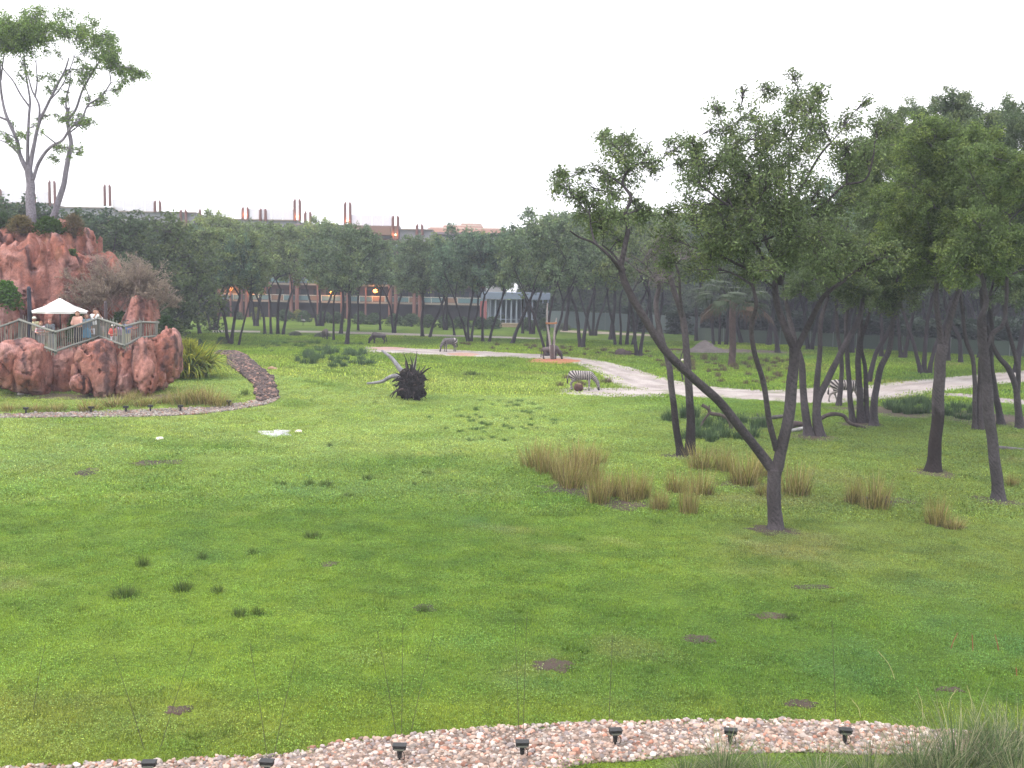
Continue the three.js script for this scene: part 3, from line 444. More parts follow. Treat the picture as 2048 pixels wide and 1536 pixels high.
// the tall pale tree on top of the rocks
seed(112);
{
  const base = at(62, 440, 62), k = 62 / 2000, loc = (x, y, dz = 0) => at(x, y, 62 + dz).sub(base);
  const mk = (l) => ({ p: l.p.map(([x, y, dz]) => loc(x, y, dz || 0)), r: l.r.map((r) => r * k / 2 * .8), from: l.from, flare: false });
  const bl = (n, cx, cy, rx, ry, r0, r1, am = 1) => fill(n, cx, cy, rx, ry, r0, r1, 2.2, am).map(([x, y, r, dz, a]) => { const v = loc(x, y, dz); return [v.x, v.y, v.z, r * k, a]; });
  const opts = { spread: .3, per: 760, leaf: .15, wide: .5, twigs: 9, tone: [0.15, 0.23, 0.065], bark: [0.27, 0.25, 0.29], twig: .014, sides: 9, droop: .35 };
  const limbs = [
    { p: [[62, 450], [62, 400], [60, 360], [57, 330]], r: [25, 17], from: 2 }, { p: [[56, 345], [40, 310], [34, 280], [18, 245], [8, 215], [2, 180], [0, 130]], r: [12, 4] },
    { p: [[40, 312], [22, 292], [5, 282], [-20, 275]], r: [5, 2] }, { p: [[55, 330], [56, 280], [58, 230], [60, 200], [52, 150], [48, 110]], r: [9, 3] }, { p: [[60, 215], [42, 190], [25, 160], [5, 135], [-10, 90]], r: [5, 2] },
    { p: [[60, 335], [68, 290], [80, 240], [92, 215], [115, 170], [130, 140], [138, 115]], r: [11, 3] }, { p: [[78, 245], [78, 210], [64, 180], [54, 145], [40, 110]], r: [6, 2] }, { p: [[70, 195], [74, 165], [72, 120]], r: [5, 2] },
    { p: [[66, 360], [78, 325], [100, 295], [125, 280], [140, 258], [165, 235], [175, 212], [205, 190], [222, 165]], r: [9, 3] }, { p: [[95, 205], [118, 180], [135, 150], [150, 110]], r: [4, 2] }, { p: [[14, 240], [-20, 225], [-60, 190]], r: [6, 3] }, { p: [[2, 160], [8, 110], [15, 80]], r: [4, 2] }];
  treeThing('canopy_tree', 'tall pale trunked tree with a high open canopy on top of the red rocks', base, growTree(limbs.map(mk), [...bl(26, 70, 62, 85, 34, 16, 26), ...bl(12, 95, 88, 120, 26, 14, 22), ...bl(12, 190, 80, 38, 34, 12, 20), ...bl(9, 225, 120, 14, 22, 9, 14), ...bl(9, 255, 150, 34, 16, 9, 15), ...bl(5, 150, 150, 50, 20, 8, 13, .7), ...bl(5, 190, 205, 25, 14, 8, 12, .7), ...bl(6, 60, 105, 70, 20, 9, 14, .7), ...bl(6, 10, 60, 30, 30, 14, 22), ...bl(8, -50, 90, 50, 40, 16, 26), ...bl(7, 45, 262, 55, 22, 6, 10, .6), ...bl(5, 20, 290, 20, 14, 6, 10, .6), ...bl(4, 95, 185, 50, 12, 6, 10, .6), ...bl(10, 190, 165, 55, 50, 9, 13, .7), ...bl(9, 90, 135, 110, 28, 10, 14, .6), ...bl(5, 130, 240, 50, 14, 6, 10, .6)], opts));
  const b2 = at(106, 436, 63), loc2 = (x, y, dz = 0) => at(x, y, 63 + dz).sub(b2);
  const l2 = [{ p: [[104, 440], [116, 408], [126, 375], [132, 345], [138, 310], [143, 290], [138, 262], [134, 235], [136, 215]], r: [13, 6], from: .5 }, { p: [[135, 240], [150, 222], [165, 180], [182, 150], [200, 118], [206, 85]], r: [6, 2] }, { p: [[134, 225], [132, 200], [140, 165], [140, 140]], r: [4, 2] }].map((l) => ({ p: l.p.map(([x, y]) => loc2(x, y)), r: l.r.map((r) => r * k / 2), from: l.from }));
  const bl2 = (n, cx, cy, rx, ry, r0, r1, am = 1) => fill(n, cx, cy, rx, ry, r0, r1, 1.8, am).map(([x, y, r, dz, a]) => { const v = loc2(x, y, dz); return [v.x, v.y, v.z, r * k, a]; });
  treeThing('canopy_tree', 'slimmer pale trunked tree leaning beside the tall one on the red rocks', b2, growTree(l2, [...bl2(7, 170, 245, 26, 16, 8, 12, .7), ...bl2(5, 110, 240, 40, 14, 7, 11, .6), ...bl2(5, 110, 300, 30, 14, 6, 10, .6), ...bl2(4, 165, 300, 18, 10, 6, 9, .7), ...bl2(4, 120, 320, 30, 8, 6, 9, .6), ...bl2(6, 205, 95, 20, 30, 10, 16), ...bl2(3, 135, 200, 16, 14, 6, 9, .6)], opts));
}

// grove trees in the distance: prototypes in metres, 13 m tall, then one clone for each tree of the photograph
const crownBlobs = (n, rx, y0, y1, s = 1) => Array.from({ length: n }, () => { const a = R(0, 6.283), q = Math.sqrt(rnd()), h = rnd(), y = lerp(y0, y1, h), k = Math.sqrt(Math.max(0.12, 1 - Math.pow((h - 0.35) / 0.75, 2))); return [Math.cos(a) * q * rx * k, y + R(-0.3, 0.3), Math.sin(a) * q * rx * k * 0.8, R(0.85, 1.5) * s, 1]; });
const stem = (x, lean, r, h = 5.2, fork = 1) => { const out = [{ p: [V(x, -0.1, R(-.2, .2)), V(x + lean * 0.25 + R(-.15, .15), h * 0.35, R(-.3, .3)), V(x + lean * 0.62 + R(-.2, .2), h * 0.7, R(-.4, .4)), V(x + lean, h, R(-.5, .5))], r: [r, r * 0.7], flare: true, from: .75 }]; const e = out[0].p[3]; for (let i = 0; i <= fork; i++) { const a = R(0, 6.28); out.push({ p: [e.clone(), e.clone().add(V(Math.cos(a) * 0.9, 1.6, Math.sin(a) * 0.8)), e.clone().add(V(Math.cos(a) * 2.1 + R(-.4, .4), 3.6, Math.sin(a) * 1.6))], r: [r * 0.55, r * 0.2] }); } return out; };
const farOpts = { per: 130, leaf: .3, wide: .52, twigs: 5, twig: .025, sides: 6, tone: [0.12, 0.175, 0.09], bark: [0.03, 0.024, 0.03], spread: 0.16 };
const grove = {};
const GROVE = { single: () => stem(0, 0.3, 0.24, 5.6, 2), vee: () => [...stem(-0.12, -1.1, 0.19, 5.2), ...stem(0.12, 1.0, 0.19, 5.4)], leanRight: () => stem(0, 2.2, 0.22, 5.4, 2), leanLeft: () => stem(0, -2.2, 0.22, 5.4, 2), trio: () => [...stem(-0.3, -1.6, 0.16, 5), ...stem(0, 0.1, 0.18, 5.5), ...stem(0.32, 1.5, 0.16, 5.2)], quad: () => [...stem(-1.0, -1.2, 0.16, 5.2, 0), ...stem(-0.3, -0.2, 0.15, 5.2, 0), ...stem(0.5, 0.3, 0.2, 5.4, 0), ...stem(1.15, 1.2, 0.17, 5.2, 0)], slim: () => stem(0, 0.15, 0.14, 6, 1) };
let gi = 0;
for (const kind of Object.keys(GROVE)) { seed(140 + gi++); const wide = kind === 'slim' ? 3.4 : 5.4; grove[kind] = growTree(GROVE[kind](), crownBlobs(kind === 'slim' ? 30 : 70, wide, 6.5, 12.6), farOpts); }
const leafTints = [[1, 1, 1], [1.3, 1.22, 0.95], [0.85, 0.95, 1.1], [1.45, 1.32, 0.9]].map((c) => { const m = M.leaf.clone(); m.color = lin(...c); return m; });
const groveFirst = {};
function groveTree(kind, px, py, top, label, o = {}) {
  const b = P(px, py), h = ((py - top - (px > 570 && px < 910 ? 22 : px < 1080 ? 8 : 0)) * -b.z) / 2000, s = h / 13; let t;
  if (groveFirst[kind]) { t = copy(groveFirst[kind], label, o.group); if (!o.group) delete t.userData.group; } else { t = treeThing('oak_tree', label, b, grove[kind], o.group); groveFirst[kind] = t; }
  t.position.copy(b); t.scale.set(s * (o.w || 1), s, s * (o.w || 1)); t.rotation.y = o.turn ?? 0;
  t.children.forEach((c) => { if (c.name === 'crown') c.material = leafTints[o.tint ?? Math.floor(R(0, 3))]; });
  return t;
}
seed(150);
const G = (...a) => groveTree(...a);
G('vee', 460, 689, 452, 'dark double trunked oak in front of the orange lit balcony', { w: 1.05, turn: .3 });
G('leanRight', 477, 691, 470, 'thin dark trunk leaning right beside the dark double trunked oak', { w: .6 });
G('vee', 512, 652, 440, 'distant vee of two trunks before the building, right of the dark double trunk', { w: 1, turn: .1 });
G('quad', 547, 669, 445, 'oak with four slim trunks side by side in front of the balconies', { w: 1 });
G('leanLeft', 400, 668, 450, 'oak with a drooping grey crown beside the yellow grass, left of the double trunk', { w: .9, turn: .4 });
G('slim', 667, 681, 470, 'slim grey trunk left of the pale flared trunk', { w: 1.1 });
G('single', 682, 667, 455, 'pale trunk with a wide flared foot beside the darkest straight trunk', { w: .95 });
G('single', 694, 689, 432, 'darkest straight trunk left of the grazing wildebeest', { w: .95, tint: 0 });
G('slim', 716, 661, 460, 'slim distant trunk between the dark trunk and the wildebeest', { w: 1.2 });
G('slim', 760, 660, 470, 'slim distant trunk directly above the left grazing wildebeest', { w: 1.2 });
G('vee', 788, 666, 462, 'pair of close trunks in front of the red double pillar', { w: .9 });
G('single', 843, 674, 458, 'dark forked oak left of the distant zebra, upright trunk', { w: .95, turn: 2 });
G('leanRight', 859, 675, 470, 'dark oak whose trunk leans right, above the distant zebra', { w: .9, turn: .2 });
G('leanLeft', 909, 671, 468, 'thin trunk leaning left behind the distant zebra', { w: .7 });
G('trio', 938, 684, 460, 'oak of several close stems to the right of the distant zebra', { w: 1, turn: .8 });
G('slim', 965, 684, 476, 'left one of two thin upright trunks in front of the white pavilion', { w: 1.25 });
G('leanRight', 978, 684, 462, 'right one of two thin trunks in front of the white pavilion', { w: .7 });
G('leanRight', 1024, 687, 455, 'thick dark trunk leaning right beside the white pavilion', { w: .95, turn: -.2 });
G('slim', 1045, 667, 470, 'straight thin trunk before the right end of the white pavilion', { w: 1.2 });
G('vee', 1064, 668, 455, 'dark vee shaped oak before the right end of the white pavilion', { w: 1 });
G('trio', 1097, 712, 440, 'tall oak behind the roped forked post', { w: 1, turn: .5, tint: 0 });
G('vee', 1163, 695, 430, 'thick dark oak with a low fork, right of the roped forked post', { w: 1, turn: -.2, tint: 0 });
G('trio', 1186, 671, 450, 'fan of thin leaning trunks behind the low forked oak', { w: .9, tint: 1 });
G('single', 1221, 679, 440, 'upright dark trunk left of the leaning limb in the middle grove', { w: .9 });
G('quad', 1246, 690, 432, 'crowded stems under the leaning limb of the front oak', { w: .9, turn: .3, tint: 0 });
G('vee', 1277, 712, 425, 'paler pair of trunks just left of the double stemmed tree', { w: .9, turn: .2, tint: 1 });
G('slim', 1393, 682, 440, 'thin trunk at the left foot of the dirt mound', { w: 1.3, tint: 1 });
G('slim', 1424, 678, 440, 'thin leaning trunk standing behind the dirt mound', { w: 1.3, tint: 2 });
G('quad', 1444, 690, 420, 'dense row of straight trunks directly left of the palm', { w: .85, tint: 0 });
G('single', 1536, 690, 420, 'dark trunk seen between the middle stems of the front oak', { w: 1, tint: 1 });
G('leanLeft', 1556, 706, 410, 'dark trunk leaning left behind the front oak', { w: .9, tint: 0 });
G('leanLeft', 1737, 764, 400, 'dark trunk behind the cluster of three slim stems', { w: .8, tint: 0, turn: 2.6 });
G('trio', 1849, 747, 380, 'dark oak of three spreading stems standing on the far side of the dirt road', { w: .95, tint: 0 });
G('slim', 1764, 714, 420, 'leftmost thin trunk in the row beyond the dirt road on the right', { w: 1.3 });
G('vee', 1806, 716, 415, 'two thin trunks beyond the dirt road left of the three spreading stems', { w: .9 });
G('slim', 1898, 723, 420, 'thin trunk beyond the dirt road right of the straight dark trunk', { w: 1.3 });
G('leanLeft', 1922, 725, 410, 'thin trunk leaning left beyond the dirt road at the right', { w: .8 });
G('single', 1660, 690, 420, 'distant trunk behind the forked tree of two stems', { w: 1, tint: 2 });
G('vee', 1620, 700, 425, 'distant pair of trunks behind the fork of the front oak', { w: 1, tint: 2 });
G('single', 2030, 745, 380, 'dark oak past the end of the dirt road at the right edge', { w: 1, tint: 0 });
G('trio', 428, 660, 430, 'leafy oak filling the gap left of the dark double trunked oak', { w: 1, tint: 3 });
G('trio', 640, 652, 428, 'leafy oak before the slim pillar of the lodge, left of the pale flared trunk', { w: 1, tint: 3 });
G('trio', 890, 660, 462, 'leafy oak below the grey house behind the distant zebra', { w: 1, tint: 3, turn: 2 });
G('single', 1130, 662, 440, 'leafy oak at the left end of the grey blue fence', { w: 1, tint: 1 });
G('vee', 1310, 676, 425, 'leafy oak before the grey blue fence behind the double stemmed tree', { w: 1, tint: 1, turn: .6 });
G('trio', 1490, 686, 410, 'leafy oak behind the palm', { w: 1.1, tint: 2 });
G('trio', 1700, 706, 390, 'leafy oak beyond the road above the walking zebra', { w: 1.1, tint: 2, turn: 1 });
G('single', 1960, 716, 370, 'leafy oak beyond the road between the two big right hand trunks', { w: 1.15, tint: 2 });
// bushy trees between the rocks and the lodge
seed(160);
const bushy = growTree(stem(0, 0.3, 0.16, 3, 2), [...crownBlobs(60, 3.6, 1.2, 7.2, 1.05)], { ...farOpts, per: 150, leaf: .24, tone: [0.06, 0.092, 0.044] });
let bushyFirst = null;
for (const [px, py, d, h, w, label, tint] of [
  [210, 640, 92, 12.4, 1.1, 'dense bushy tree right behind the red cliff, below the first roof posts', 0], [290, 650, 96, 12.6, 1.2, 'dense bushy tree behind the brown leafless bush', 1], [345, 640, 112, 12.6, 1.1, 'dense bushy tree at the left end of the dark lodge wall', 0],
  [40, 640, 96, 14, 1.2, 'dense bushy tree behind the tall pale tree at the left edge', 0], [130, 640, 98, 13.6, 1.2, 'dense bushy tree behind the leaning pale tree', 2], [250, 610, 120, 15, 1.2, 'spindly topped tree in front of the lodge roof behind the brown bush', 1], [-40, 640, 98, 14.2, 1.2, 'dense bushy tree cut by the left edge', 1]]) {
  const q = at(px, py, d); const b = onGround(q.x, q.z); let t;
  if (bushyFirst) t = copy(bushyFirst, label); else { t = treeThing('bushy_tree', label, b, bushy); bushyFirst = t; }
  t.position.copy(b); const s = h / 8.2; t.scale.set(s * w, s, s * w); t.rotation.y = R(0, 6); t.children[1].material = leafTints[tint];
}
// the wood beyond the fence reads as one dark mass
{
  seed(170); const im = new THREE.Group(); im.name = 'far_wood'; scene.add(im); tag(im, 'dark wood of many trees beyond the fence, behind the right hand grove', 'wood'); im.userData.kind = 'stuff';
  const kinds = ['single', 'trio', 'vee'], spots = kinds.map(() => []);
  for (let k = 0; k < 150; k++) { const x = R(2, 190), d = R(205, 290) - Math.max(0, x - 60) * 0.55; spots[k % 3].push([x, -d, R(1.1, 1.6), R(0, 6.28)]); }
  for (let k = 0; k < 40; k++) spots[k % 3].push([R(34, 110), -R(140, 175), R(0.9, 1.25), R(0, 6.28)]);
  for (let k = 0; k < 24; k++) spots[k % 3].push([R(-160, -85), -R(200, 260), R(1, 1.3), R(0, 6.28)]);
  const m = new THREE.Matrix4(), q = new THREE.Quaternion(), up = V(0, 1, 0);
  kinds.forEach((kd, i) => [['wood_trunks', grove[kd].trunk, M.bark], ['wood_leaves', grove[kd].crown, leafTints[0]]].forEach(([nm, g, mat]) => { const o = new THREE.InstancedMesh(g, mat, spots[i].length); o.name = nm; o.userData.kind = 'stuff'; spots[i].forEach(([x, z, s, a], n) => o.setMatrixAt(n, m.compose(V(x, ground(x, z), z), q.setFromAxisAngle(up, a), V(s * 1.15, s, s * 1.15)))); im.add(o); }));
  // undergrowth below the wood
  const ub = new MB(); for (let k = 0; k < 2200; k++) { const p = V(R(-1.5, 1.5), R(0, 2.6), R(-1, 1)), d = V(R(-1, 1), R(-.6, 1), R(-1, 1)).normalize(), s = V(R(-1, 1), R(-1, 1), R(-1, 1)).cross(d).normalize(), v = R(.6, 1.2); ub.leaf(p, d, s, .42, .26, [0.03 * v, 0.052 * v, 0.03 * v]); }
  const ug = ub.geo(), o = new THREE.InstancedMesh(ug, M.leaf, 190); o.name = 'wood_undergrowth'; o.userData.kind = 'stuff';
  for (let n = 0; n < 190; n++) { const x = R(4, 180), z = -(R(196, 225) - Math.max(0, x - 60) * 0.5), s = R(.9, 1.9); o.setMatrixAt(n, m.compose(V(x, ground(x, z) - 0.1, z), q.setFromAxisAngle(up, R(0, 6.28)), V(s * 1.5, s, s * 1.3))); }
  im.add(o);
  for (const [nm, g, mat] of [['wood_trunks', bushy.trunk, M.bark], ['wood_leaves', bushy.crown, leafTints[0]]]) { seed(175); const ob = new THREE.InstancedMesh(g, mat, 130); ob.name = nm; ob.userData.kind = 'stuff'; for (let n = 0; n < 130; n++) { const x = R(6, 190), z = -(R(178, 226) - Math.max(0, x - 60) * 0.5), s = R(1.3, 2); ob.setMatrixAt(n, m.compose(V(x, ground(x, z) - .3, z), q.setFromAxisAngle(up, R(0, 6.28)), V(s * 1.1, s, s * 1.1))); } im.add(ob); }
  const o2 = new THREE.InstancedMesh(ug, M.leaf, 120); o2.name = 'wood_undergrowth'; o2.userData.kind = 'stuff';
  for (let n = 0; n < 120; n++) { const px = R(1080, 2120), f = P(px, lerp(655, 716, (px - 1092) / 988)), z = f.z - R(5, 22), x = f.x * z / f.z, s = R(.9, 1.5); o2.setMatrixAt(n, m.compose(V(x, ground(x, z) - 0.1, z), q.setFromAxisAngle(up, R(0, 6.28)), V(s * 1.6, s * .95, s * 1.3))); }
  im.add(o2);
}

// ---------------------------------------------------------------- red rocks, made as smooth surfaces with ridges and stains
const rockTone = (s) => (x, y, z) => {
  const n = fbm(x * 0.5 + s, y * 0.35, z * 0.5, 4), st = noise(x * 1.9 + s, y * 0.22, z * 1.9), fine = noise(x * 4, y * 3, z * 4 + s);
  let c = mixc([0.33, 0.132, 0.095], [0.46, 0.235, 0.2], smooth(n, -0.3, 0.35));
  c = mixc(c, [0.44, 0.28, 0.265], 0.65 * smooth(noise(x * 0.8, y * 0.8 + s, z * 0.8), 0, 0.45));
  c = mixc(c, [0.085, 0.055, 0.062], 0.85 * smooth(st + 0.45 * fine, 0.12, 0.5));
  c = mixc(c, [0.36, 0.2, 0.11], 0.4 * smooth(noise(x * 1.3, y * 0.9, z * 1.3 + 40 + s), 0.25, 0.6));
  const k = 0.9 + 0.4 * fine + 0.25 * noise(x * 9, y * 8, z * 9); return [c[0] * k * 1.04, c[1] * k, c[2] * k * .99];
};
// lumps: [px, py, depth, half width px, half height px, half depth m] of the photograph
function rock(name, label, lumps, o = {}) {
  const { pw = 2.8, cell = 0.095, blend = 0.5, ridge = 0.22, s = 1, rough = 0.3, steep = 1 } = o;
  const E = lumps.map(([px, py, d, rx, ry, rz]) => { const c = at(px, py, d); return [c.x, c.y, c.z, (rx * d) / 2000, (ry * d) / 2000, rz]; }), lo = [1e9, 1e9, 1e9], hi = [-1e9, -1e9, -1e9];
  for (const e of E) for (let k = 0; k < 3; k++) { lo[k] = Math.min(lo[k], e[k] - e[3 + k] - 0.7); hi[k] = Math.max(hi[k], e[k] + e[3 + k] + 0.7); }
  const pos = V((lo[0] + hi[0]) / 2, 0, (lo[2] + hi[2]) / 2); pos.y = o.base ?? ground(pos.x, pos.z); lo[1] = Math.max(lo[1], pos.y - 0.5);
  const f = (x, y, z) => {
    let d = 9; for (const e of E) { const a = (x - e[0]) / e[3], b = (y - e[1]) / e[4], c = (z - e[2]) / e[5], q = Math.pow(Math.abs(a) ** pw + Math.abs(b) ** pw + Math.abs(c) ** pw, 1 / pw); d = smin(d, (q - 1) * Math.min(e[3], e[4], e[5]), blend); }
    if (d > 0.9 || d < -0.9) return d;
    const v = Math.abs(noise(x * 0.9 + s, y * 0.16 * steep, z * 0.9)), w = Math.abs(noise(x * 0.42 + s, y * 0.3, z * 0.42 + 5));
    const cr = 1 - smooth(Math.abs(noise(x * 1.15 + s * 3, y * 0.3 * steep, z * 1.15 + 11)), 0, 0.09), ck = 1 - smooth(Math.abs(noise(x * 0.8, y * 1.1 + s, z * 0.8 + 3)), 0, 0.05);
    return d + rough * fbm(x * 0.75 + s, y * 0.32, z * 0.75, 4) - ridge * (v * 1.4 - 0.25) - 0.3 * (w - 0.2) + 0.26 * cr + 0.14 * ck + 0.13 * fbm(x * 2.6, y * 0.75, z * 2.6, 2) + 0.04 * noise(x * 6, y * 5, z * 6);
  };
  const tone = rockTone(s * 3.1), g = nets(f, lo, hi, cell, tone); g.translate(-pos.x, -pos.y, -pos.z);
  return solo(name, uvMetres(g, 1.6), M.rock, label, 'rock', pos);
}
rock('boulder', 'big rounded red boulder below the railing at the left edge, with a dark hollow', [[48, 728, 51, 47, 42, 1.4], [70, 760, 51.2, 30, 30, 1.2], [15, 725, 51.5, 40, 34, 1.3]], { s: 2, blend: .6 });
rock('recessed_rock', 'dark recessed rock wall between the two rounded boulders under the railing', [[128, 748, 52.6, 46, 44, 0.9], [-70, 745, 52.4, 80, 45, 1]], { s: 5, rough: .4 });
rock('boulder', 'large red boulder at the middle of the rock bank, under the right railing', [[203, 722, 51.4, 38, 42, 1.3], [218, 758, 51.4, 24, 34, 1.2], [185, 745, 51.8, 30, 40, 1.1]], { s: 9 });
rock('boulder', 'small squat red boulder at the foot of the rock bank', [[166, 766, 50.4, 22, 23, 0.7]], { s: 12, cell: .07, rough: .22, ridge: .1, blend: .3 });
rock('boulder', 'purplish red boulder right of the large middle boulder', [[253, 738, 51.6, 25, 44, 1], [247, 765, 51.4, 18, 24, .9]], { s: 15 });
rock('boulder', 'cracked red boulder second from the right end of the rock bank', [[297, 725, 52, 26, 46, 1.1], [308, 752, 51.8, 20, 26, 1]], { s: 19 });
rock('boulder', 'tall pink topped boulder at the right end of the rock bank', [[333, 706, 52.6, 23, 48, 1.1], [322, 730, 52.4, 18, 34, 1]], { s: 23 });
rock('red_cliff', 'high red rock cliff with vertical ridges behind the umbrella', [[35, 570, 60, 62, 76, 2], [125, 590, 60.5, 42, 86, 1.7], [92, 560, 60.5, 24, 70, 1.7], [160, 610, 61.5, 40, 90, 1.6], [-60, 570, 60, 70, 80, 2], [20, 640, 58.6, 34, 40, 1.3]], { s: 31, pw: 4, ridge: .6, rough: .5, cell: .13, blend: .35 });
rock('red_cliff', 'upper terrace of red rock carrying the tall pale tree', [[70, 516, 63.5, 86, 52, 2.6], [152, 518, 63.5, 21, 46, 1.6], [-50, 512, 63.5, 90, 58, 2.6], [90, 550, 64, 92, 90, 2]], { s: 37, pw: 4.5, ridge: .5, rough: .35, cell: .14 });
rock('red_cliff', 'low red rock shoulder half hidden by the brown leafless bush', [[200, 580, 63, 42, 72, 1.8], [235, 620, 63, 60, 50, 1.6]], { s: 41, ridge: .35, rough: .4, cell: .14 });
rock('boulder', 'rounded red rock right of the brown bush, behind the end of the railing', [[288, 632, 58, 21, 36, 1], [272, 655, 58, 26, 40, 1]], { s: 47, cell: .1 });
rock('boulder', 'sloping red rock beside the green bush at the left edge', [[8, 650, 56.5, 28, 40, 1.4], [-40, 640, 56, 40, 50, 1.4]], { s: 51, cell: .11 });
rock('rock_ledge', 'flat brown rock ledge under the visitors behind the railing', [[30, 745, 55.5, 120, 48, 2.6], [200, 742, 56.5, 110, 52, 2.6], [280, 735, 57, 60, 52, 2.2]], { s: 55, cell: .15, ridge: .1, rough: .15 });

// ---------------------------------------------------------------- railing, umbrella and the people behind it
const WOOD = std({ color: lin(0.17, 0.18, 0.16), roughness: 0.9, bumpMap: barkBump, bumpScale: 0.01 }), WOOD_PALE = std({ color: lin(0.25, 0.24, 0.2), roughness: 0.9 });
{
  const T = [[-46, 668, 50], [39, 640, 54], [111, 664, 50], [197, 637, 54], [247, 653.5, 50.5], [281, 644.5, 53], [313, 645.5, 54]], B = [[-46, 706, 50], [39, 677, 54], [111, 702.5, 50], [198, 672.5, 54], [248, 691, 50.5], [281, 675, 53], [313, 673, 54]];
  const t = thing('railing', 'zigzag rustic grey pole railing with thin upright sticks on the rock bank', 'railing', onGround(-23, -51));
  const L = (a) => at(...a).sub(t.position), top = T.map(L), bot = B.map(L); seed(201);
  for (let i = 0; i < top.length - 1; i++) for (const l of [top, bot]) {
    const b = new MB(), a = l[i].clone(), c = l[i + 1].clone(), u = c.clone().sub(a).normalize().multiplyScalar(0.16); b.tube([a.clone().sub(u), a.clone().lerp(c, .33).add(V(0, R(-.02, .02), 0)), a.clone().lerp(c, .66).add(V(0, R(-.02, .02), 0)), c.clone().add(u)], () => 0.062, 8, [1, 1, 1]); part('rail', uvMetres(b.geo()), WOOD, t);
  }
  top.forEach((p, i) => { const b = new MB(), q = bot[i].clone(); q.y -= 0.16; b.tube([q, p.clone().lerp(q, .5), p.clone().add(V(0, .1, 0))], () => 0.075, 8, [1, 1, 1]); part('post', uvMetres(b.geo()), WOOD, t); });
  for (let i = 0; i < top.length - 1; i++) {
    const n = Math.round(top[i].distanceTo(top[i + 1]) / 0.2); for (let k = 1; k < n; k++) {
      const f = (k + R(-.2, .2)) / n, a = top[i].clone().lerp(top[i + 1], f), q = bot[i].clone().lerp(bot[i + 1], f), b = new MB(); a.y += R(-0.02, 1) < .55 ? R(0, .08) : R(.1, .34); q.y -= R(0.02, .3);
      b.tube([q.add(V(0, 0, -.05)), a.clone().lerp(q, .5).add(V(R(-.02, .02), 0, -.02)), a.add(V(R(-.04, .04), 0, -.05))], (x) => lerp(.024, .016, x), 5, [1, 1, 1]); part('stick', uvMetres(b.geo()), rnd() < .5 ? WOOD : WOOD_PALE, t);
    }
  }
}
{ // umbrella
  const c = at(120, 622, 53.5), w = 54 * 53.5 / 2000 * 1.0, h = 26 * 53.5 / 2000, foot = at(120, 705, 53.5), t = thing('umbrella', 'open white canvas umbrella shading the visitors', 'umbrella', [c.x, foot.y, c.z]), y0 = c.y - foot.y, N = 8, b = new MB();
  for (let i = 0; i < N; i++) for (let k = 0; k < 6; k++) { const ring = (f, a) => { const s = 1 - 0.035 * Math.sin(Math.PI * ((a * N) / 6.2832 % 1)) * f; return [Math.cos(a) * w * f * s, y0 + h * (1 - f) - .05 * Math.sin(Math.PI * f), Math.sin(a) * w * f * s]; }, a0 = (i / N) * 6.2832 + .0001, a1 = ((i + 1) / N) * 6.2832 - .0001; for (let m = 0; m < 4; m++) { const p = lerp(a0, a1, m / 4), q = lerp(a0, a1, (m + 1) / 4), f = k / 6, g = (k + 1) / 6; b.tri(ring(f, p), ring(g, q), ring(g, p), [1, 1, 1]); b.tri(ring(f, p), ring(f, q), ring(g, q), [1, 1, 1]); } }
  part('canopy', b.geo(), new THREE.MeshPhysicalMaterial({ color: lin(.8, .8, .8), roughness: .9, transmission: .2, thickness: 0, side: THREE.DoubleSide }), t);
  const vb = new MB(); for (let i = 0; i < N; i++) { const a = (i / N) * 6.2832, n = ((i + 1) / N) * 6.2832, p = (x, r, y) => [Math.cos(x) * w * r, y0 + y, Math.sin(x) * w * r]; vb.tri(p(a, .999, .0), p(n, .999, .0), p(n, .995, -.1), [1, 1, 1]); vb.tri(p(a, .999, 0), p(n, .995, -.1), p(a, .995, -.1), [1, 1, 1]); } part('valance', vb.geo(), std({ color: lin(.78, .78, .78), side: THREE.DoubleSide }), t);
  const dark = std({ color: lin(.05, .04, .035) }); part('pole', new THREE.CylinderGeometry(.03, .035, y0 + h, 10).translate(0, (y0 + h) / 2, 0), dark, t); part('finial', new THREE.SphereGeometry(.05, 10, 8).translate(0, y0 + h + .03, 0), dark, t);
  for (let i = 0; i < N; i++) { const a = (i / N) * 6.2832, rb = new MB(); rb.tube([V(0, y0 + h - .1, 0), V(Math.cos(a) * w * .5, y0 + h * .45, Math.sin(a) * w * .5), V(Math.cos(a) * w * .97, y0 - .02, Math.sin(a) * w * .97)], () => .012, 5, [1, 1, 1]); part('rib', rb.geo(), dark, t); }
}
function pole(px, y0, y1, d, r, label, colour) { const a = at(px, y1, d), b = at(px, y0, d), h = b.y - a.y, t = thing('post', label, 'post', a); part('shaft', new THREE.CylinderGeometry(r * .9, r, h, 12).translate(0, h / 2, 0), std({ color: lin(...colour), roughness: .8 }), t); part('cap', new THREE.CylinderGeometry(r * .5, r * 1.05, r * 1.2, 12).translate(0, h + r * .6, 0), std({ color: lin(...colour), roughness: .8 }), t); }
pole(61.5, 578, 700, 53, .115, 'dark blue grey round post left of the white umbrella', [.016, .02, .035]);
pole(213, 606, 690, 55.5, .1, 'brown grey post behind the visitors right of the umbrella', [.07, .055, .06]);

const handGeo = (() => { const bones = [[0, 0, 0, .028, 0, -.075, 0, .034]]; [[-.027, .062], [-.009, .074], [.009, .07], [.027, .054]].forEach(([x, l]) => bones.push([x, -.08, 0, .0095, x * 1.15, -.08 - l * .55, .012, .009], [x * 1.15, -.08 - l * .55, .012, .009, x * 1.15, -.08 - l, .032, .0075])); bones.push([.025, -.025, .004, .012, .055, -.06, .022, .01], [.055, -.06, .022, .01, .058, -.088, .034, .0085]); const [lo, hi] = boxOf(bones, .02); return nets(body(bones, .008), lo, hi, .0055); })();
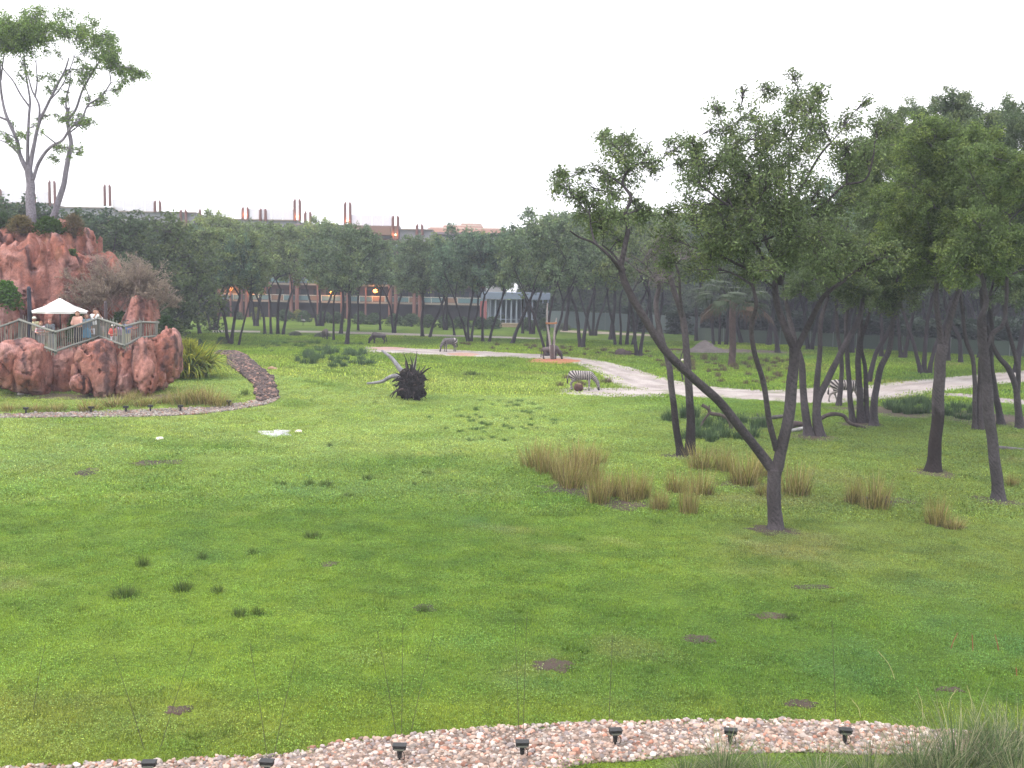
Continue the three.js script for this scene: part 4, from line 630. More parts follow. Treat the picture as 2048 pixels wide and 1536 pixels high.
// a person: joints in metres, facing +z
function person(label, px, py, d, o) {
  const s = (o.h || 1.7) / 1.72, foot = at(px, py, d), t = thing('person', label, 'person', foot, o.turn || 0), X = .175 * (o.slim || 1), bend = o.bend || 0;
  const sh = (k) => V(k * X, 1.40, .02 + bend * .3), arms = o.arms || 'down';
  const arm = (k) => arms === 'rail' ? [sh(k), V(k * (X + .07), 1.14, .12 + bend * .3), V(k * .1, 1.1, .36 + bend * .3)] : arms === 'camera' ? [sh(k), V(k * (X + .05), 1.26, .22), V(k * .06, 1.5, .27)] : arms === 'reach' ? [sh(k), V(k * (X + .04), 1.22, .25), V(k * .16, 1.28, .52)] : [sh(k), V(k * (X + .06), 1.12, -.02), V(k * (X + .07), .86, .07)];
  const hd = V(0, 1.57, .04 + bend * .36), bones = [], B = (a, ra, b, rb) => bones.push([a.x, a.y, a.z, ra, b.x, b.y, b.z, rb]);
  const torso = [], legs = [], sleeves = [], skirt = [];
  const Tq = (l, a, ra, b, rb) => { B(a, ra, b, rb); l.push([a.x, a.y, a.z, ra + .016, b.x, b.y, b.z, rb + .016]); };
  Tq(torso, V(-.07, .98, 0), .105, V(-.08, 1.3, .02 + bend * .24), .11); Tq(torso, V(.07, .98, 0), .105, V(.08, 1.3, .02 + bend * .24), .11); Tq(torso, V(-X + .03, 1.39, .02 + bend * .3), .06, V(X - .03, 1.39, .02 + bend * .3), .06);
  for (const k of [-1, 1]) { const [a, e, h] = arm(k); Tq(sleeves, a, .052, e, .041); B(e, .041, h, .028); const st = k * (o.step || 0); Tq(legs, V(k * .085, .93, 0), .085, V(k * .095, .5, .02 + st), .058); Tq(legs, V(k * .095, .5, .02 + st), .055, V(k * .1, .09, -.02 + st), .038); B(V(k * .1, .05, -.03 + st), .042, V(k * .12, .035, .14 + st), .032); }
  B(V(0, 1.38, .02 + bend * .3), .05, V(0, 1.5, .02 + bend * .34), .048); B(hd, .082, hd.clone().add(V(0, .07, -.012)), .09); B(hd.clone().add(V(0, -.055, .035)), .04, hd.clone().add(V(0, -.04, .04)), .045); B(hd.clone().add(V(0, .015, .085)), .012, hd.clone().add(V(0, -.012, .104)), .014);
  for (const k of [-1, 1]) B(hd.clone().add(V(k * .082, .03, 0)), .012, hd.clone().add(V(k * .086, .0, -.005)), .01);
  const skin = o.skin || [.42, .24, .17], mat = (c) => std({ color: lin(...c), roughness: .85 });
  const eye = [-1, 1].map((k) => hd.clone().add(V(k * .033, .035, .078))), mouth = hd.clone().add(V(0, -.045, .082)), p = V();
  const tone = (x, y, z) => { p.set(x, y, z); if (eye.some((e) => e.distanceTo(p) < .017)) return [.03, .02, .02]; if (Math.abs(y - mouth.y) < .009 && Math.abs(x) < .026 && z > mouth.z - .02) return [.3, .09, .08]; return y < .085 ? (o.shoe || [.12, .1, .1]) : skin; };
  const [lo, hi] = boxOf(bones, .03), parts = [nets(body(bones, .05), lo, hi, .021, tone)];
  for (const k of [-1, 1]) { const [, e, h] = arm(k), g = handGeo.clone(), dirv = h.clone().sub(e).normalize(); if (k < 0) { g.scale(-1, 1, 1); const ix = g.index.array; for (let i = 0; i < ix.length; i += 3) { const q = ix[i]; ix[i] = ix[i + 1]; ix[i + 1] = q; } g.computeVertexNormals(); } g.applyQuaternion(new THREE.Quaternion().setFromUnitVectors(V(0, -1, 0), dirv)); g.translate(h.x, h.y, h.z); const c = new Float32Array(g.attributes.position.count * 3); for (let i = 0; i < c.length; i += 3) c.set(skin, i); g.setAttribute('color', new THREE.BufferAttribute(c, 3)); parts.push(g); }
  const add = (name, g, m) => { g.scale(s, s, s); return part(name, g, m, t); };
  add('body', mergeGeometries(parts), M.skin);
  const stripes = o.stripes, ft = body([...torso, ...sleeves], .05), [tl, th] = boxOf([...torso, ...sleeves], .05), ymin = o.dress ? .9 : .93;
  add('shirt', nets((x, y, z) => Math.max(ft(x, y, z) - .004, ymin - y, o.sleeveless ? Math.abs(x) - X - .03 : -9), tl, th, .02, (x, y) => stripes && Math.floor(y * 14) % 2 ? stripes : o.shirt), M.skin);
  if (o.dress) { const sk = [[0, 1.0, 0, .15, 0, .52, .01, .25]]; add('skirt', nets((x, y, z) => Math.max(cap(x, y, z, sk[0]), .5 - y, y - 1.02), [-.32, .46, -.32], [.32, 1.1, .34], .02), mat(o.dress)); }
  else { const fl = body([...legs, [-.07, .96, 0, .115, .07, .96, 0, .115]], .04), [ll, lh] = boxOf([...legs, [-.07, .96, 0, .115, .07, .96, 0, .115]], .05), cut = o.shorts ? .5 : .1; add('trousers', nets((x, y, z) => Math.max(fl(x, y, z) - .006, cut - y, y - .99), ll, lh, .02), mat(o.pants || [.05, .05, .08])); }
  const hair = [[hd.x, hd.y + .035, hd.z - .015, .098, hd.x, hd.y + .065, hd.z - .02, .1]]; if (o.long) hair.push([-.05, hd.y, hd.z - .055, .06, -.07, hd.y - .26, hd.z - .075, .045], [.05, hd.y, hd.z - .055, .06, .07, hd.y - .26, hd.z - .075, .045]);
  const fh = body(hair, .03), [hl, hh] = boxOf(hair, .03); add('hair', nets((x, y, z) => Math.max(fh(x, y, z), Math.min(z - hd.z - .028, hd.y + .075 - y) > 0 ? 1 : Math.min(z - hd.z - .03, hd.y + .07 - y)), hl, hh, .014), mat(o.hair || [.05, .03, .02]));
  if (o.hat) { const h = new THREE.LatheGeometry([[.135, 0], [.13, .012], [.102, .014], [.1, .05], [.075, .09], [.001, .105]].map(([x, y]) => new THREE.Vector2(x, y)), 16).translate(hd.x, hd.y + .075, hd.z); add('hat', h, std({ color: lin(...o.hat), side: THREE.DoubleSide })); }
  if (o.bag) { const g = box(.26, .3, .11, .27, .82, .02, .03); add('bag', g, mat(o.bag)); }
  t.scale.setScalar(1); return t;
}
seed(205);
person('person in a white cap and pale yellow shirt beside the dark post', 70.5, 697, 54.4, { h: 1.72, shirt: [.6, .58, .35], hat: [.65, .65, .55], pants: [.05, .05, .07], arms: 'down', turn: .3 });
person('person in a red and white striped shirt and grey shorts leaning on the railing', 84, 706, 52.2, { h: 1.66, shirt: [.62, .55, .6], stripes: [.5, .18, .22], pants: [.25, .24, .27], shorts: 1, hair: [.22, .09, .05], arms: 'rail', turn: .2 });
person('person in a dark grey shirt and grey trousers looking down over the railing', 104, 705, 52, { h: 1.75, shirt: [.075, .085, .1], pants: [.2, .2, .24], hair: [.2, .11, .08], arms: 'rail', skin: [.45, .2, .15], turn: -.1, bend: .25 });
person('person with long brown hair and a pink top and dark skirt under the umbrella edge', 157, 695, 52.75, { h: 1.92, shirt: [.55, .33, .27], pants: [.02, .02, .035], hair: [.12, .06, .035], long: 1, arms: 'rail', slim: .95 });
person('person in a bright blue dress carrying a white bag', 174, 695, 53.5, { h: 1.8, shirt: [.16, .25, .33], dress: [.1, .3, .48], hair: [.2, .13, .11], arms: 'down', bag: [.75, .75, .8], turn: .5 });
person('person in a white t shirt holding up a camera', 191, 690, 54.6, { h: 1.98, shirt: [.75, .78, .78], pants: [.28, .26, .22], hair: [.06, .035, .025], arms: 'camera', turn: .9 });
person('child with short dark hair peering over the rail beside the white t shirt', 202, 697, 55, { h: 1.45, shirt: [.4, .3, .32], pants: [.4, .34, .2], hair: [.05, .03, .03], arms: 'rail', shorts: 1 });
person('child wearing a white hat and red shirt at the right railing', 228, 703, 52.2, { h: 1.42, shirt: [.42, .08, .07], hat: [.85, .87, .8], pants: [.5, .5, .55], shorts: 1, arms: 'rail' });
person('person in a purple and white shirt with red hair behind the corner post', 241, 701, 52.6, { h: 1.45, shirt: [.3, .22, .35], hair: [.25, .12, .07], pants: [.1, .1, .16], arms: 'down', turn: .4 });
person('dark haired person in a blue shirt pointing over the right railing', 255, 702, 52, { h: 1.62, shirt: [.08, .15, .42], hair: [.02, .015, .02], pants: [.5, .5, .36], arms: 'reach', turn: 1.1, skin: [.5, .22, .17] });

// ---------------------------------------------------------------- the long lodge behind the grove
const lampBulb = new THREE.MeshStandardMaterial({ color: lin(.9, .5, .2), emissive: lin(1, .36, .07), emissiveIntensity: 1.5 });
const lampWhite = new THREE.MeshStandardMaterial({ color: lin(.9, .8, .7), emissive: lin(1, .72, .5), emissiveIntensity: 0.7 });
{
  const D = 180, k = D / 2000, px2x = (px) => ((px - 1024) / 2000) * D, g0 = at(600, 636, D), t = thing('lodge', 'long dark lodge with red brown pillars, balconies and orange lamps behind the grove', 'building', [g0.x, g0.y, -D]), O = t.position;
  const X = (px) => at(px, 600, D).x - O.x, Y = (px, py) => at(px, py, D).y - O.y;
  const dark = std({ color: lin(.03, .025, .03) }), wall = std({ color: lin(.07, .062, .075) }), grey = std({ color: lin(.24, .24, .265) }), rust = std({ color: lin(.15, .07, .058), bumpMap: barkBump, bumpScale: .02 }), slabM = std({ color: lin(.22, .19, .16) }), glass = new THREE.MeshPhysicalMaterial({ color: lin(.03, .045, .055), roughness: .12 }), teal = new THREE.MeshPhysicalMaterial({ color: lin(.09, .16, .18), roughness: .35 }), pale = std({ color: lin(.5, .47, .42) }), tan = std({ color: lin(.2, .12, .085) }), mesh = new THREE.MeshPhysicalMaterial({ color: lin(.6, .58, .64), roughness: .6, transparent: true, opacity: .55 });
  // the sections of the house, each with its own roof height
  const secs = [[-60, 108, 407], [108, 232, 416], [232, 392, 425], [392, 592, 440], [592, 795, 452], [795, 862, 460], [862, 968, 548]], floors = [2.95, 6.05, 9.15, 12.25];
  for (const [a, b, ry] of secs) {
    const x0 = X(a), x1 = X(b), top = Y((a + b) / 2, ry), w = x1 - x0, c = (x0 + x1) / 2;
    part('wall', box(w, top - 3, 13, c, 3 + (top - 3) / 2, -8.7), wall, t); part('base_wall', box(w, 4, 12, c, 1, -7.2), dark, t);
    part('parapet', box(w + .1, 2.1, 2.6, c, top - 1.05, -1.9), grey, t); part('eave', box(w + .2, .28, 3.2, c, top - 2.24, -1.6), rust, t); part('roof_edge', box(w + .3, .2, 3.1, c, top + .1, -1.75), slabM, t);
    for (const f of floors) if (f < top - 3) { part('floor_slab', box(w, .3, 2.5, c, f, -1.0), slabM, t); part('balcony_rail', box(w, .09, .1, c, f + 1.15, .15), pale, t); }
    const n = Math.max(2, Math.round(w / 2.3));
    for (let i = 0; i < n; i++) { const xx = x0 + ((i + .5) * w) / n; floors.forEach((f, fi) => { if (f > top - 4) return; const h = f + .16; part('window', box(w / n * .62, 1.9, .12, xx, h + 1.1, -2.2), glass, t); if (fi < 1 && a > 200) { part('glass_panel', box(w / n - .1, .78, .05, xx, h + .5, .12), (i * 7 + 3) % 5 === 0 ? tan : teal, t); part('balcony_post', box(.09, 1.1, .1, xx - w / n / 2 + .05, h + .52, .16), pale, t); } else part('glass_panel', box(w / n - .1, .78, .05, xx, h + .5, .12), teal, t); }); }
  }
  for (const x of [365, 435, 490, 590, 692, 787, 835]) for (const e of [-1, 1]) { const h = 12.4; part('pillar', new THREE.CylinderGeometry(.3, .36, h, 10).translate(X(x) + e * .5, h / 2 - .4, .75), rust, t); }
  for (const x of [400, 463, 540, 636, 732]) part('slim_pillar', new THREE.CylinderGeometry(.14, .16, 6.6, 8).translate(X(x), 3.1, .55), rust, t);
  // tall twin posts that rise above the roof, some with a lamp at the foot
  for (const [x, y0, y1, lamp] of [[2, 380, 407], [75, 389, 408, 0, 1], [110, 365, 412], [219, 373, 412], [318, 405, 424], [369, 423, 456], [402, 422, 456, 0, 1], [492, 418, 438, 1], [527, 421, 442], [595, 402, 442, 1], [616, 427, 448], [695, 408, 450, 1], [790, 435, 478, 1], [838, 452, 470]]) {
    const a = Y(x, y1), b = Y(x, y0), single = arguments_5(x); for (const e of single ? [0] : [-1, 1]) { const p = part('roof_post', new THREE.CylinderGeometry(.24, .27, b - a, 8).translate(X(x) + e * .46, (a + b) / 2, -.1), rust, t); p.add(meshNamed('post_tip', new THREE.ConeGeometry(.25, .5, 8).translate(X(x) + e * .4, b + .25, -.1), rust)); }
    if (lamp) { const lp = part('roof_lamp', new THREE.SphereGeometry(.2, 12, 8).translate(X(x), a + .75, -.1), lampWhite, t); const li = new THREE.PointLight(0xffb070, 2.5, 14); li.position.set(O.x + X(x), O.y + a + .75, O.z + .4); li.castShadow = true; scene.add(li); }
  }
  for (const [a, b, y0, y1] of [[4, 74, 381, 405], [78, 104, 383, 406], [228, 314, 400, 424], [498, 588, 418, 440], [700, 786, 430, 453]]) {
    const x0 = X(a), x1 = X(b), lo = Y((a + b) / 2, y1), h = Y((a + b) / 2, y0) - lo, n = Math.round((x1 - x0) / 1.9);
    for (let i = 0; i < n; i++) part('roof_screen', box((x1 - x0) / n - .08, h, .05, x0 + ((i + .5) * (x1 - x0)) / n, lo + h / 2, -.3), mesh, t);
  }
  const rp = part('roof_pavilion', box(7.6, 1.6, 4, X(742), Y(742, 462), -.4), std({ color: lin(.2, .12, .1) }), t); rp.add(meshNamed('panel', box(2.2, 1.1, .1, X(770), Y(770, 464), 1.66), tan));
  // lit balconies
  for (const [x, y, w, h] of [[389, 571, .34, 1.3], [507, 577, 1.5, .5], [462, 577, .9, .8], [663, 584, .45, .8], [751, 582, .9, .7], [636, 546, .3, .4]]) {
    part('lamp', new THREE.SphereGeometry(.5, 12, 8).scale(w, h, .5).translate(X(x), Y(x, y), .2), lampBulb, t);
    const li = new THREE.PointLight(0xff9a3c, 14, 12); li.position.set(O.x + X(x), O.y + Y(x, y), O.z + .9); li.castShadow = true; scene.add(li);
  }
  part('room_wall', box(2.9, 2.6, .1, X(458), 4.5, -2.1), std({ color: lin(.34, .21, .09) }), t); part('room_wall', box(3.4, 2.6, .1, X(508), 4.5, -2.1), std({ color: lin(.26, .14, .1) }), t);
}
function arguments_5(x) { return x === 75 || x === 402; }
function meshNamed(name, g, m) { const o = meshOf(g, m); o.name = name; return o; }
{ // grey house with stepped tile roofs further behind
  const D = 235, O = at(915, 640, D), t = thing('house', 'pale grey house with stepped red tiled roofs and small finials behind the grove', 'building', [O.x, O.y, O.z]), X = (px) => at(px, 600, D).x - O.x, Y = (py, px = 915) => at(px, py, D).y - O.y, k = D / 2000;
  const grey = std({ color: lin(.33, .33, .36) }), tile = std({ color: lin(.3, .17, .13) }), trim = std({ color: lin(.16, .12, .13) }), cream = std({ color: lin(.5, .42, .36) });
  part('wall', box(X(1012) - X(862), Y(473), 12, (X(862) + X(1012)) / 2, Y(473) / 2, -6), grey, t);
  const tier = (a, b, y0, y1, z, d) => { const w = X(b) - X(a), c = (X(a) + X(b)) / 2, h = (y1 - y0) * k, s = new THREE.CylinderGeometry(.72, .76, h, 4, 1).rotateY(Math.PI / 4).scale(w * .96, 1, d * .96).translate(c, Y(y1) + h / 2, z); const r = part('roof', s, tile, t); r.add(meshNamed('eave', box(w * 1.06, .5, d * 1.05, c, Y(y1) - .1, z), trim)); r.add(meshNamed('ridge_band', box(w * .95, .35, d * .9, c, Y(y0) + .12, z), cream)); };
  tier(855, 1010, 458, 467, -5, 14); tier(884, 964, 452, 458, -5, 9); tier(919, 961, 448, 453, -4, 6);
  for (const x of [898, 903, 934, 940, 946]) { const b = new MB(), y = Y(x < 910 ? 453 : 448); b.tube([V(X(x), y, -4), V(X(x) + .1, y + .5, -4), V(X(x) + R(-.3, .3), y + 1.0, -4)], (q) => lerp(.1, .03, q), 5, [1, 1, 1]); part('finial', b.geo(), cream, t); }
  for (const x of [880, 900, 960, 985]) { const w = part('window', box(1.3, 2.2, .14, X(x), Y(500), .02), std({ color: lin(.06, .07, .08), roughness: .2 }), t); w.add(meshNamed('frame', box(1.6, .16, .18, X(x), Y(500) - 1.2, .04), cream)); }
}
{ // white open pavilion
  const D = 168, O = at(1030, 652, D), t = thing('pavilion', 'open pale blue white pavilion of slim columns behind the grove', 'pavilion', [O.x, O.y, O.z]), X = (px) => at(px, 620, D).x - O.x, Y = (py, px = 1030) => at(px, py, D).y - O.y, wh = std({ color: lin(.27, .32, .4) }), bl = std({ color: lin(.15, .19, .25) }), red = std({ color: lin(.25, .08, .085) });
  part('roof', box(X(1100) - X(962), 1.1, 7, (X(962) + X(1100)) / 2, Y(592), -3.4), bl, t); part('back_wall', box(X(1078) - X(972), Y(602) + .2, .2, (X(972) + X(1078)) / 2, Y(602) / 2, -6.5), bl, t);
  for (let i = 0; i < 13; i++) { const x = lerp(970, 1096, i / 12); part('column', new THREE.CylinderGeometry(.11, .12, Y(597), 8).translate(X(x), Y(597) / 2, -.3), wh, t); }
  for (let i = 0; i < 9; i++) part('rear_column', new THREE.CylinderGeometry(.12, .12, Y(597), 8).translate(X(lerp(976, 1072, i / 8)), Y(597) / 2, -5.9), wh, t);
  part('red_wall', box(1.1, Y(603), 1.2, X(967), Y(603) / 2, .5), red, t);
  part('low_rail', box(X(1078) - X(972), .12, .1, (X(972) + X(1078)) / 2, 1.1, -.3), wh, t);
}
{ // low tan wall
  const a = P(995, 654), b = P(1036, 655); const t = thing('low_wall', 'low tan wall beside the hedge in front of the white pavilion', 'wall', a.clone().lerp(b, .5)); const w = a.distanceTo(b); part('wall', box(w, .55, .4, 0, .27, 0, .04), std({ color: lin(.4, .3, .22), bumpMap, bumpScale: .02 }), t); part('coping', box(w + .2, .12, .55, 0, .6, 0, .03), std({ color: lin(.45, .37, .3) }), t);
}
// mesh fences at the far side
function fence(label, pts, h, colour) {
  const q = pts.map((p) => P(...p)), t = thing('mesh_fence', label, 'fence', q[0]), m = std({ color: lin(...colour), roughness: .9, bumpMap, bumpScale: .02 }), pm = std({ color: lin(.2, .22, .22), roughness: .6, metalness: .5 });
  for (let i = 0; i < q.length - 1; i++) { const n = Math.max(1, Math.round(q[i].distanceTo(q[i + 1]) / 3.2)); for (let k = 0; k < n; k++) { const a = q[i].clone().lerp(q[i + 1], k / n), b = q[i].clone().lerp(q[i + 1], (k + 1) / n), c = a.clone().lerp(b, .5).sub(q[0]), w = a.distanceTo(b), turn = Math.atan2(-(b.z - a.z), b.x - a.x); const p = part('screen', box(w - .1, h, .06), m, t); p.position.copy(c).add(V(0, h / 2 + .05, 0)); p.rotation.y = turn; const s = part('fence_post', new THREE.CylinderGeometry(.05, .05, h + .25, 8), pm, t); s.position.copy(a.clone().sub(q[0])).add(V(0, h / 2 + .1, 0)); } }
}
fence('long grey blue mesh fence in front of the far wood', [[1092, 655], [1150, 657.5], [1210, 661], [1330, 667], [1400, 671]], 2.6, [.12, .155, .17]);
fence('greener mesh fence right of the grey blue one, behind the palm', [[1395, 681], [1500, 687], [1620, 692], [1760, 700], [1900, 708], [2080, 716]], 1.6, [.075, .105, .085]);
// shrubs along the foot of the lodge and about the grove
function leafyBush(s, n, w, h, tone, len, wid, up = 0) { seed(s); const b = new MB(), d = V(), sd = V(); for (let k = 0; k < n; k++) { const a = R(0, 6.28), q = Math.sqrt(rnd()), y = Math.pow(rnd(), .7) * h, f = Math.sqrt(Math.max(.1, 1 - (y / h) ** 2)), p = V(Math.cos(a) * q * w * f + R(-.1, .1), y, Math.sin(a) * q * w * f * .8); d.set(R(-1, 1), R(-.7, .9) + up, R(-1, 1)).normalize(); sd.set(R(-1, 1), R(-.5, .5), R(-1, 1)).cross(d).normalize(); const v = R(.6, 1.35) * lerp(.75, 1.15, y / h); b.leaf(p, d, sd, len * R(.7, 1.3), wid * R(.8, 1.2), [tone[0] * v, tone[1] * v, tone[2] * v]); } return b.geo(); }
function stems(s, n, w, h, c) { seed(s); const b = new MB(); for (let k = 0; k < n; k++) { const a = R(0, 6.28), e = V(Math.cos(a) * w * R(.3, .8), h * R(.5, .9), Math.sin(a) * w * R(.3, .8)); b.tube([V(R(-.1, .1), -.05, R(-.1, .1)), e.clone().multiplyScalar(.5).add(V(0, .1, 0)), e], (t) => lerp(.03, .008, t), 4, c); } return b.geo(); }
const shrubs = {};
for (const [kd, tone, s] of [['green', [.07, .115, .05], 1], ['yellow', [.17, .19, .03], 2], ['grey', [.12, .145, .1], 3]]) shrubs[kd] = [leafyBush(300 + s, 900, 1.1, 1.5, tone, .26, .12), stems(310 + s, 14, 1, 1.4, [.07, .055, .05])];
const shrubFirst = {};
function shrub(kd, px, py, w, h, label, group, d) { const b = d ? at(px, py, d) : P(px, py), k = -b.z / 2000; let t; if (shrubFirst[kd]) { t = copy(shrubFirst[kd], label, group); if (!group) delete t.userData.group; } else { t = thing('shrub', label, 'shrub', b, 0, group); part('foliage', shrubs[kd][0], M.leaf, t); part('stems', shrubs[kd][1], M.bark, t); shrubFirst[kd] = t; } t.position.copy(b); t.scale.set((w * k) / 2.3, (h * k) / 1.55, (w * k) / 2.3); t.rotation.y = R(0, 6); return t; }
seed(320);
for (const [x, y] of [[570, 642], [608, 644], [648, 646], [674, 647], [720, 648], [748, 649]]) shrub('green', x, y, R(38, 50), R(20, 26), 'low green shrub in the hedge below the lodge balconies', 'hedge shrubs below the balconies');
for (const [x, y] of [[790, 652], [822, 653], [856, 655], [890, 656], [922, 657], [960, 658], [985, 657]]) shrub('green', x, y, R(40, 50), R(22, 28), 'olive green shrub in the hedge below the house and pavilion', 'hedge shrubs below the pavilion');
shrub('yellow', 596, 638, 26, 18, 'yellow green shrub behind the hedge below the balconies'); shrub('yellow', 414, 641, 24, 18, 'round yellow green shrub at the foot of the left double pillar'); shrub('yellow', 512, 640, 26, 24, 'yellow green shrub behind the distant vee of trunks'); shrub('yellow', 655, 640, 20, 14, 'small yellow shrub left of the dark straight trunk');
shrub('grey', 345, 636, 28, 20, 'pale grey green shrub at the left foot of the lodge'); shrub('grey', 322, 640, 26, 26, 'pale shrub just right of the rounded rock'); shrub('green', 478, 640, 22, 16, 'dark green shrub right of the double trunked oak');
shrub('green', 1055, 662, 38, 26, 'green shrub below the right end of the pavilion'); shrub('green', 1088, 662, 30, 26, 'green shrub left of the roped forked post'); shrub('green', 1004, 648, 30, 18, 'green shrub behind the low tan wall'); shrub('grey', 1128, 661, 34, 14, 'low grey green shrub right of the roped forked post');
shrub('grey', 645, 675, 42, 10, 'low grey brown shrub left of the wildebeest facing the camera'); shrub('grey', 590, 672, 34, 9, 'low grey brown shrub beside the four slim trunks'); shrub('green', 444, 690, 26, 16, 'dark shrub at the foot of the double trunked oak'); shrub('green', 399, 697, 24, 18, 'dark shrub right of the yellow grass clump');

// ---------------------------------------------------------------- animals
const colourise = (g, f) => { const p = g.attributes.position, c = new Float32Array(p.count * 3); for (let i = 0; i < p.count; i++) c.set(f(p.getX(i), p.getY(i), p.getZ(i)), 3 * i); g.setAttribute('color', new THREE.BufferAttribute(c, 3)); return g; };
// faces +x; walk swings the legs
function zebra(label, px, py, d, turn, o = {}) {
  const dim = o.dim || 1, w = o.walk || 0, b = [], leg = (x, z, s, hind) => {
    if (hind) b.push([x, .95, z * .8, .2, x + .1, .7, z, .125], [x + .1, .7, z, .105, x - .1 + s * .6, .46, z, .058], [x - .1 + s * .6, .46, z, .05, x - .06 + s, .13, z, .038], [x - .06 + s, .13, z, .04, x - .02 + s, .035, z, .05]);
    else b.push([x, .9, z * .85, .14, x + .02 + s * .4, .62, z, .075], [x + .02 + s * .4, .62, z, .064, x + .03 + s * .7, .42, z, .05], [x + .03 + s * .7, .42, z, .044, x + s, .12, z, .034], [x + s, .12, z, .038, x + .04 + s, .035, z, .048]);
  };
  b.push([-.62, 1.05, 0, .25, -.2, 1.0, 0, .29], [-.2, 1.0, 0, .29, .35, 1.0, 0, .29], [.35, 1.0, 0, .28, .55, 1.05, 0, .22], [.45, 1.16, 0, .13, -.5, 1.16, 0, .14], [-.7, 1.1, 0, .17, -.6, .95, 0, .2], [.55, 1.08, 0, .2, .85, .82, 0, .145], [.85, .82, 0, .145, 1.03, .56, 0, .115], [1.03, .56, 0, .115, 1.1, .34, 0, .085], [1.1, .34, 0, .082, 1.13, .13, 0, .06], [1.13, .12, 0, .06, 1.14, .09, 0, .062]);
  leg(.48, .13, w * .22, false); leg(.46, -.13, -w * .22, false); leg(-.62, .14, -w * .24, true); leg(-.58, -.14, w * .24, true);
  for (const k of [-1, 1]) b.push([1.0, .6, k * .075, .032, .97, .73, k * .12, .018]);
  const [lo, hi] = boxOf(b, .04), BL = [.025, .021, .024], WH = [.34 * dim, .31 * dim, .305 * dim], GR = [.11, .1, .1];
  const stripe = (v, duty = -.12) => Math.sin(v * Math.PI * 2) > duty;
  const tone = (x, y, z) => {
    if (y < .07) return [.05, .045, .045];
    const ax = x - .55, ay = 1.08 - y, s = ax * .66 + ay * .75;                              // along the neck
    if (x > 1.0 && y < .24) return BL;
    if (x > .78 && y < .72 || x > .95) return stripe(s / .062 + Math.abs(z) * 3) ? BL : WH;
    if (x > .58 && y > .55) return stripe(s / .105) ? BL : WH;
    if (y < .68 && (x > .25 || x < -.35)) return stripe(y / .085 + .1) ? GR : WH;
    if (y < .78 && x > -.3) return Math.abs(z) < .12 ? WH : stripe(x / .12, .3) ? BL : WH;
    const cx = -.12, cy = .62; let v; if (x > cx) v = (x - cx) / .118; else v = -(Math.atan2(y - cy, x - cx) - Math.PI / 2) * 0.52 / .125 * -1 * -1;
    return stripe(v * (o.dim && x < -.4 ? .55 : 1) + .12 * noise(x * 2, y * 3, z)) ? BL : o.dim && x < -.42 ? [.46, .43, .42] : WH;
  };
  const t = thing('zebra', label, 'zebra', d ? at(px, py, d) : P(px, py), turn);
  part('body', nets(body(b, .07), lo, hi, .019, tone), M.fur, t);
  const mane = [[.46, 1.27, 0, .035, .75, 1.08, 0, .045], [.75, 1.08, 0, .045, 1.06, .72, 0, .035], [1.06, .72, 0, .03, 1.09, .62, 0, .015]], [ml, mh] = boxOf(mane, .02);
  part('mane', nets(body(mane, .02), ml, mh, .014, (x, y) => (stripe(((x - .55) * .66 + (1.08 - y) * .75) / .105) ? BL : GR)), M.fur, t);
  const tail = [[-.86, 1.12, 0, .03, -.93, .85, .01, .022], [-.93, .85, .01, .03, -.95, .5, .02, .05], [-.95, .5, .02, .05, -.94, .42, .02, .015]], [tl, th] = boxOf(tail, .02); part('tail', nets(body(tail, .03), tl, th, .014, (x, y) => (y < .72 ? BL : stripe(y / .07) ? GR : WH)), M.fur, t);
  for (const k of [-1, 1]) part('eye', new THREE.SphereGeometry(.018, 8, 6).translate(1.085, .5, k * .078), std({ color: lin(.01, .01, .01), roughness: .2 }), t);
  if (o.s) t.scale.setScalar(o.s); return t;
}
zebra('striped zebra grazing side on beside the round brown stone by the road', 1163, 781, 0, -.12);
zebra('distant pale zebra on the dirt road, grazing with its bright rump turned right', 899, 703.5, 0, Math.PI + .75, { s: 1.05, dim: .5 });
zebra('zebra walking along the road half hidden behind the slim trunks', 1689, 805, 0, -.1, { walk: 1, s: 1.06 });
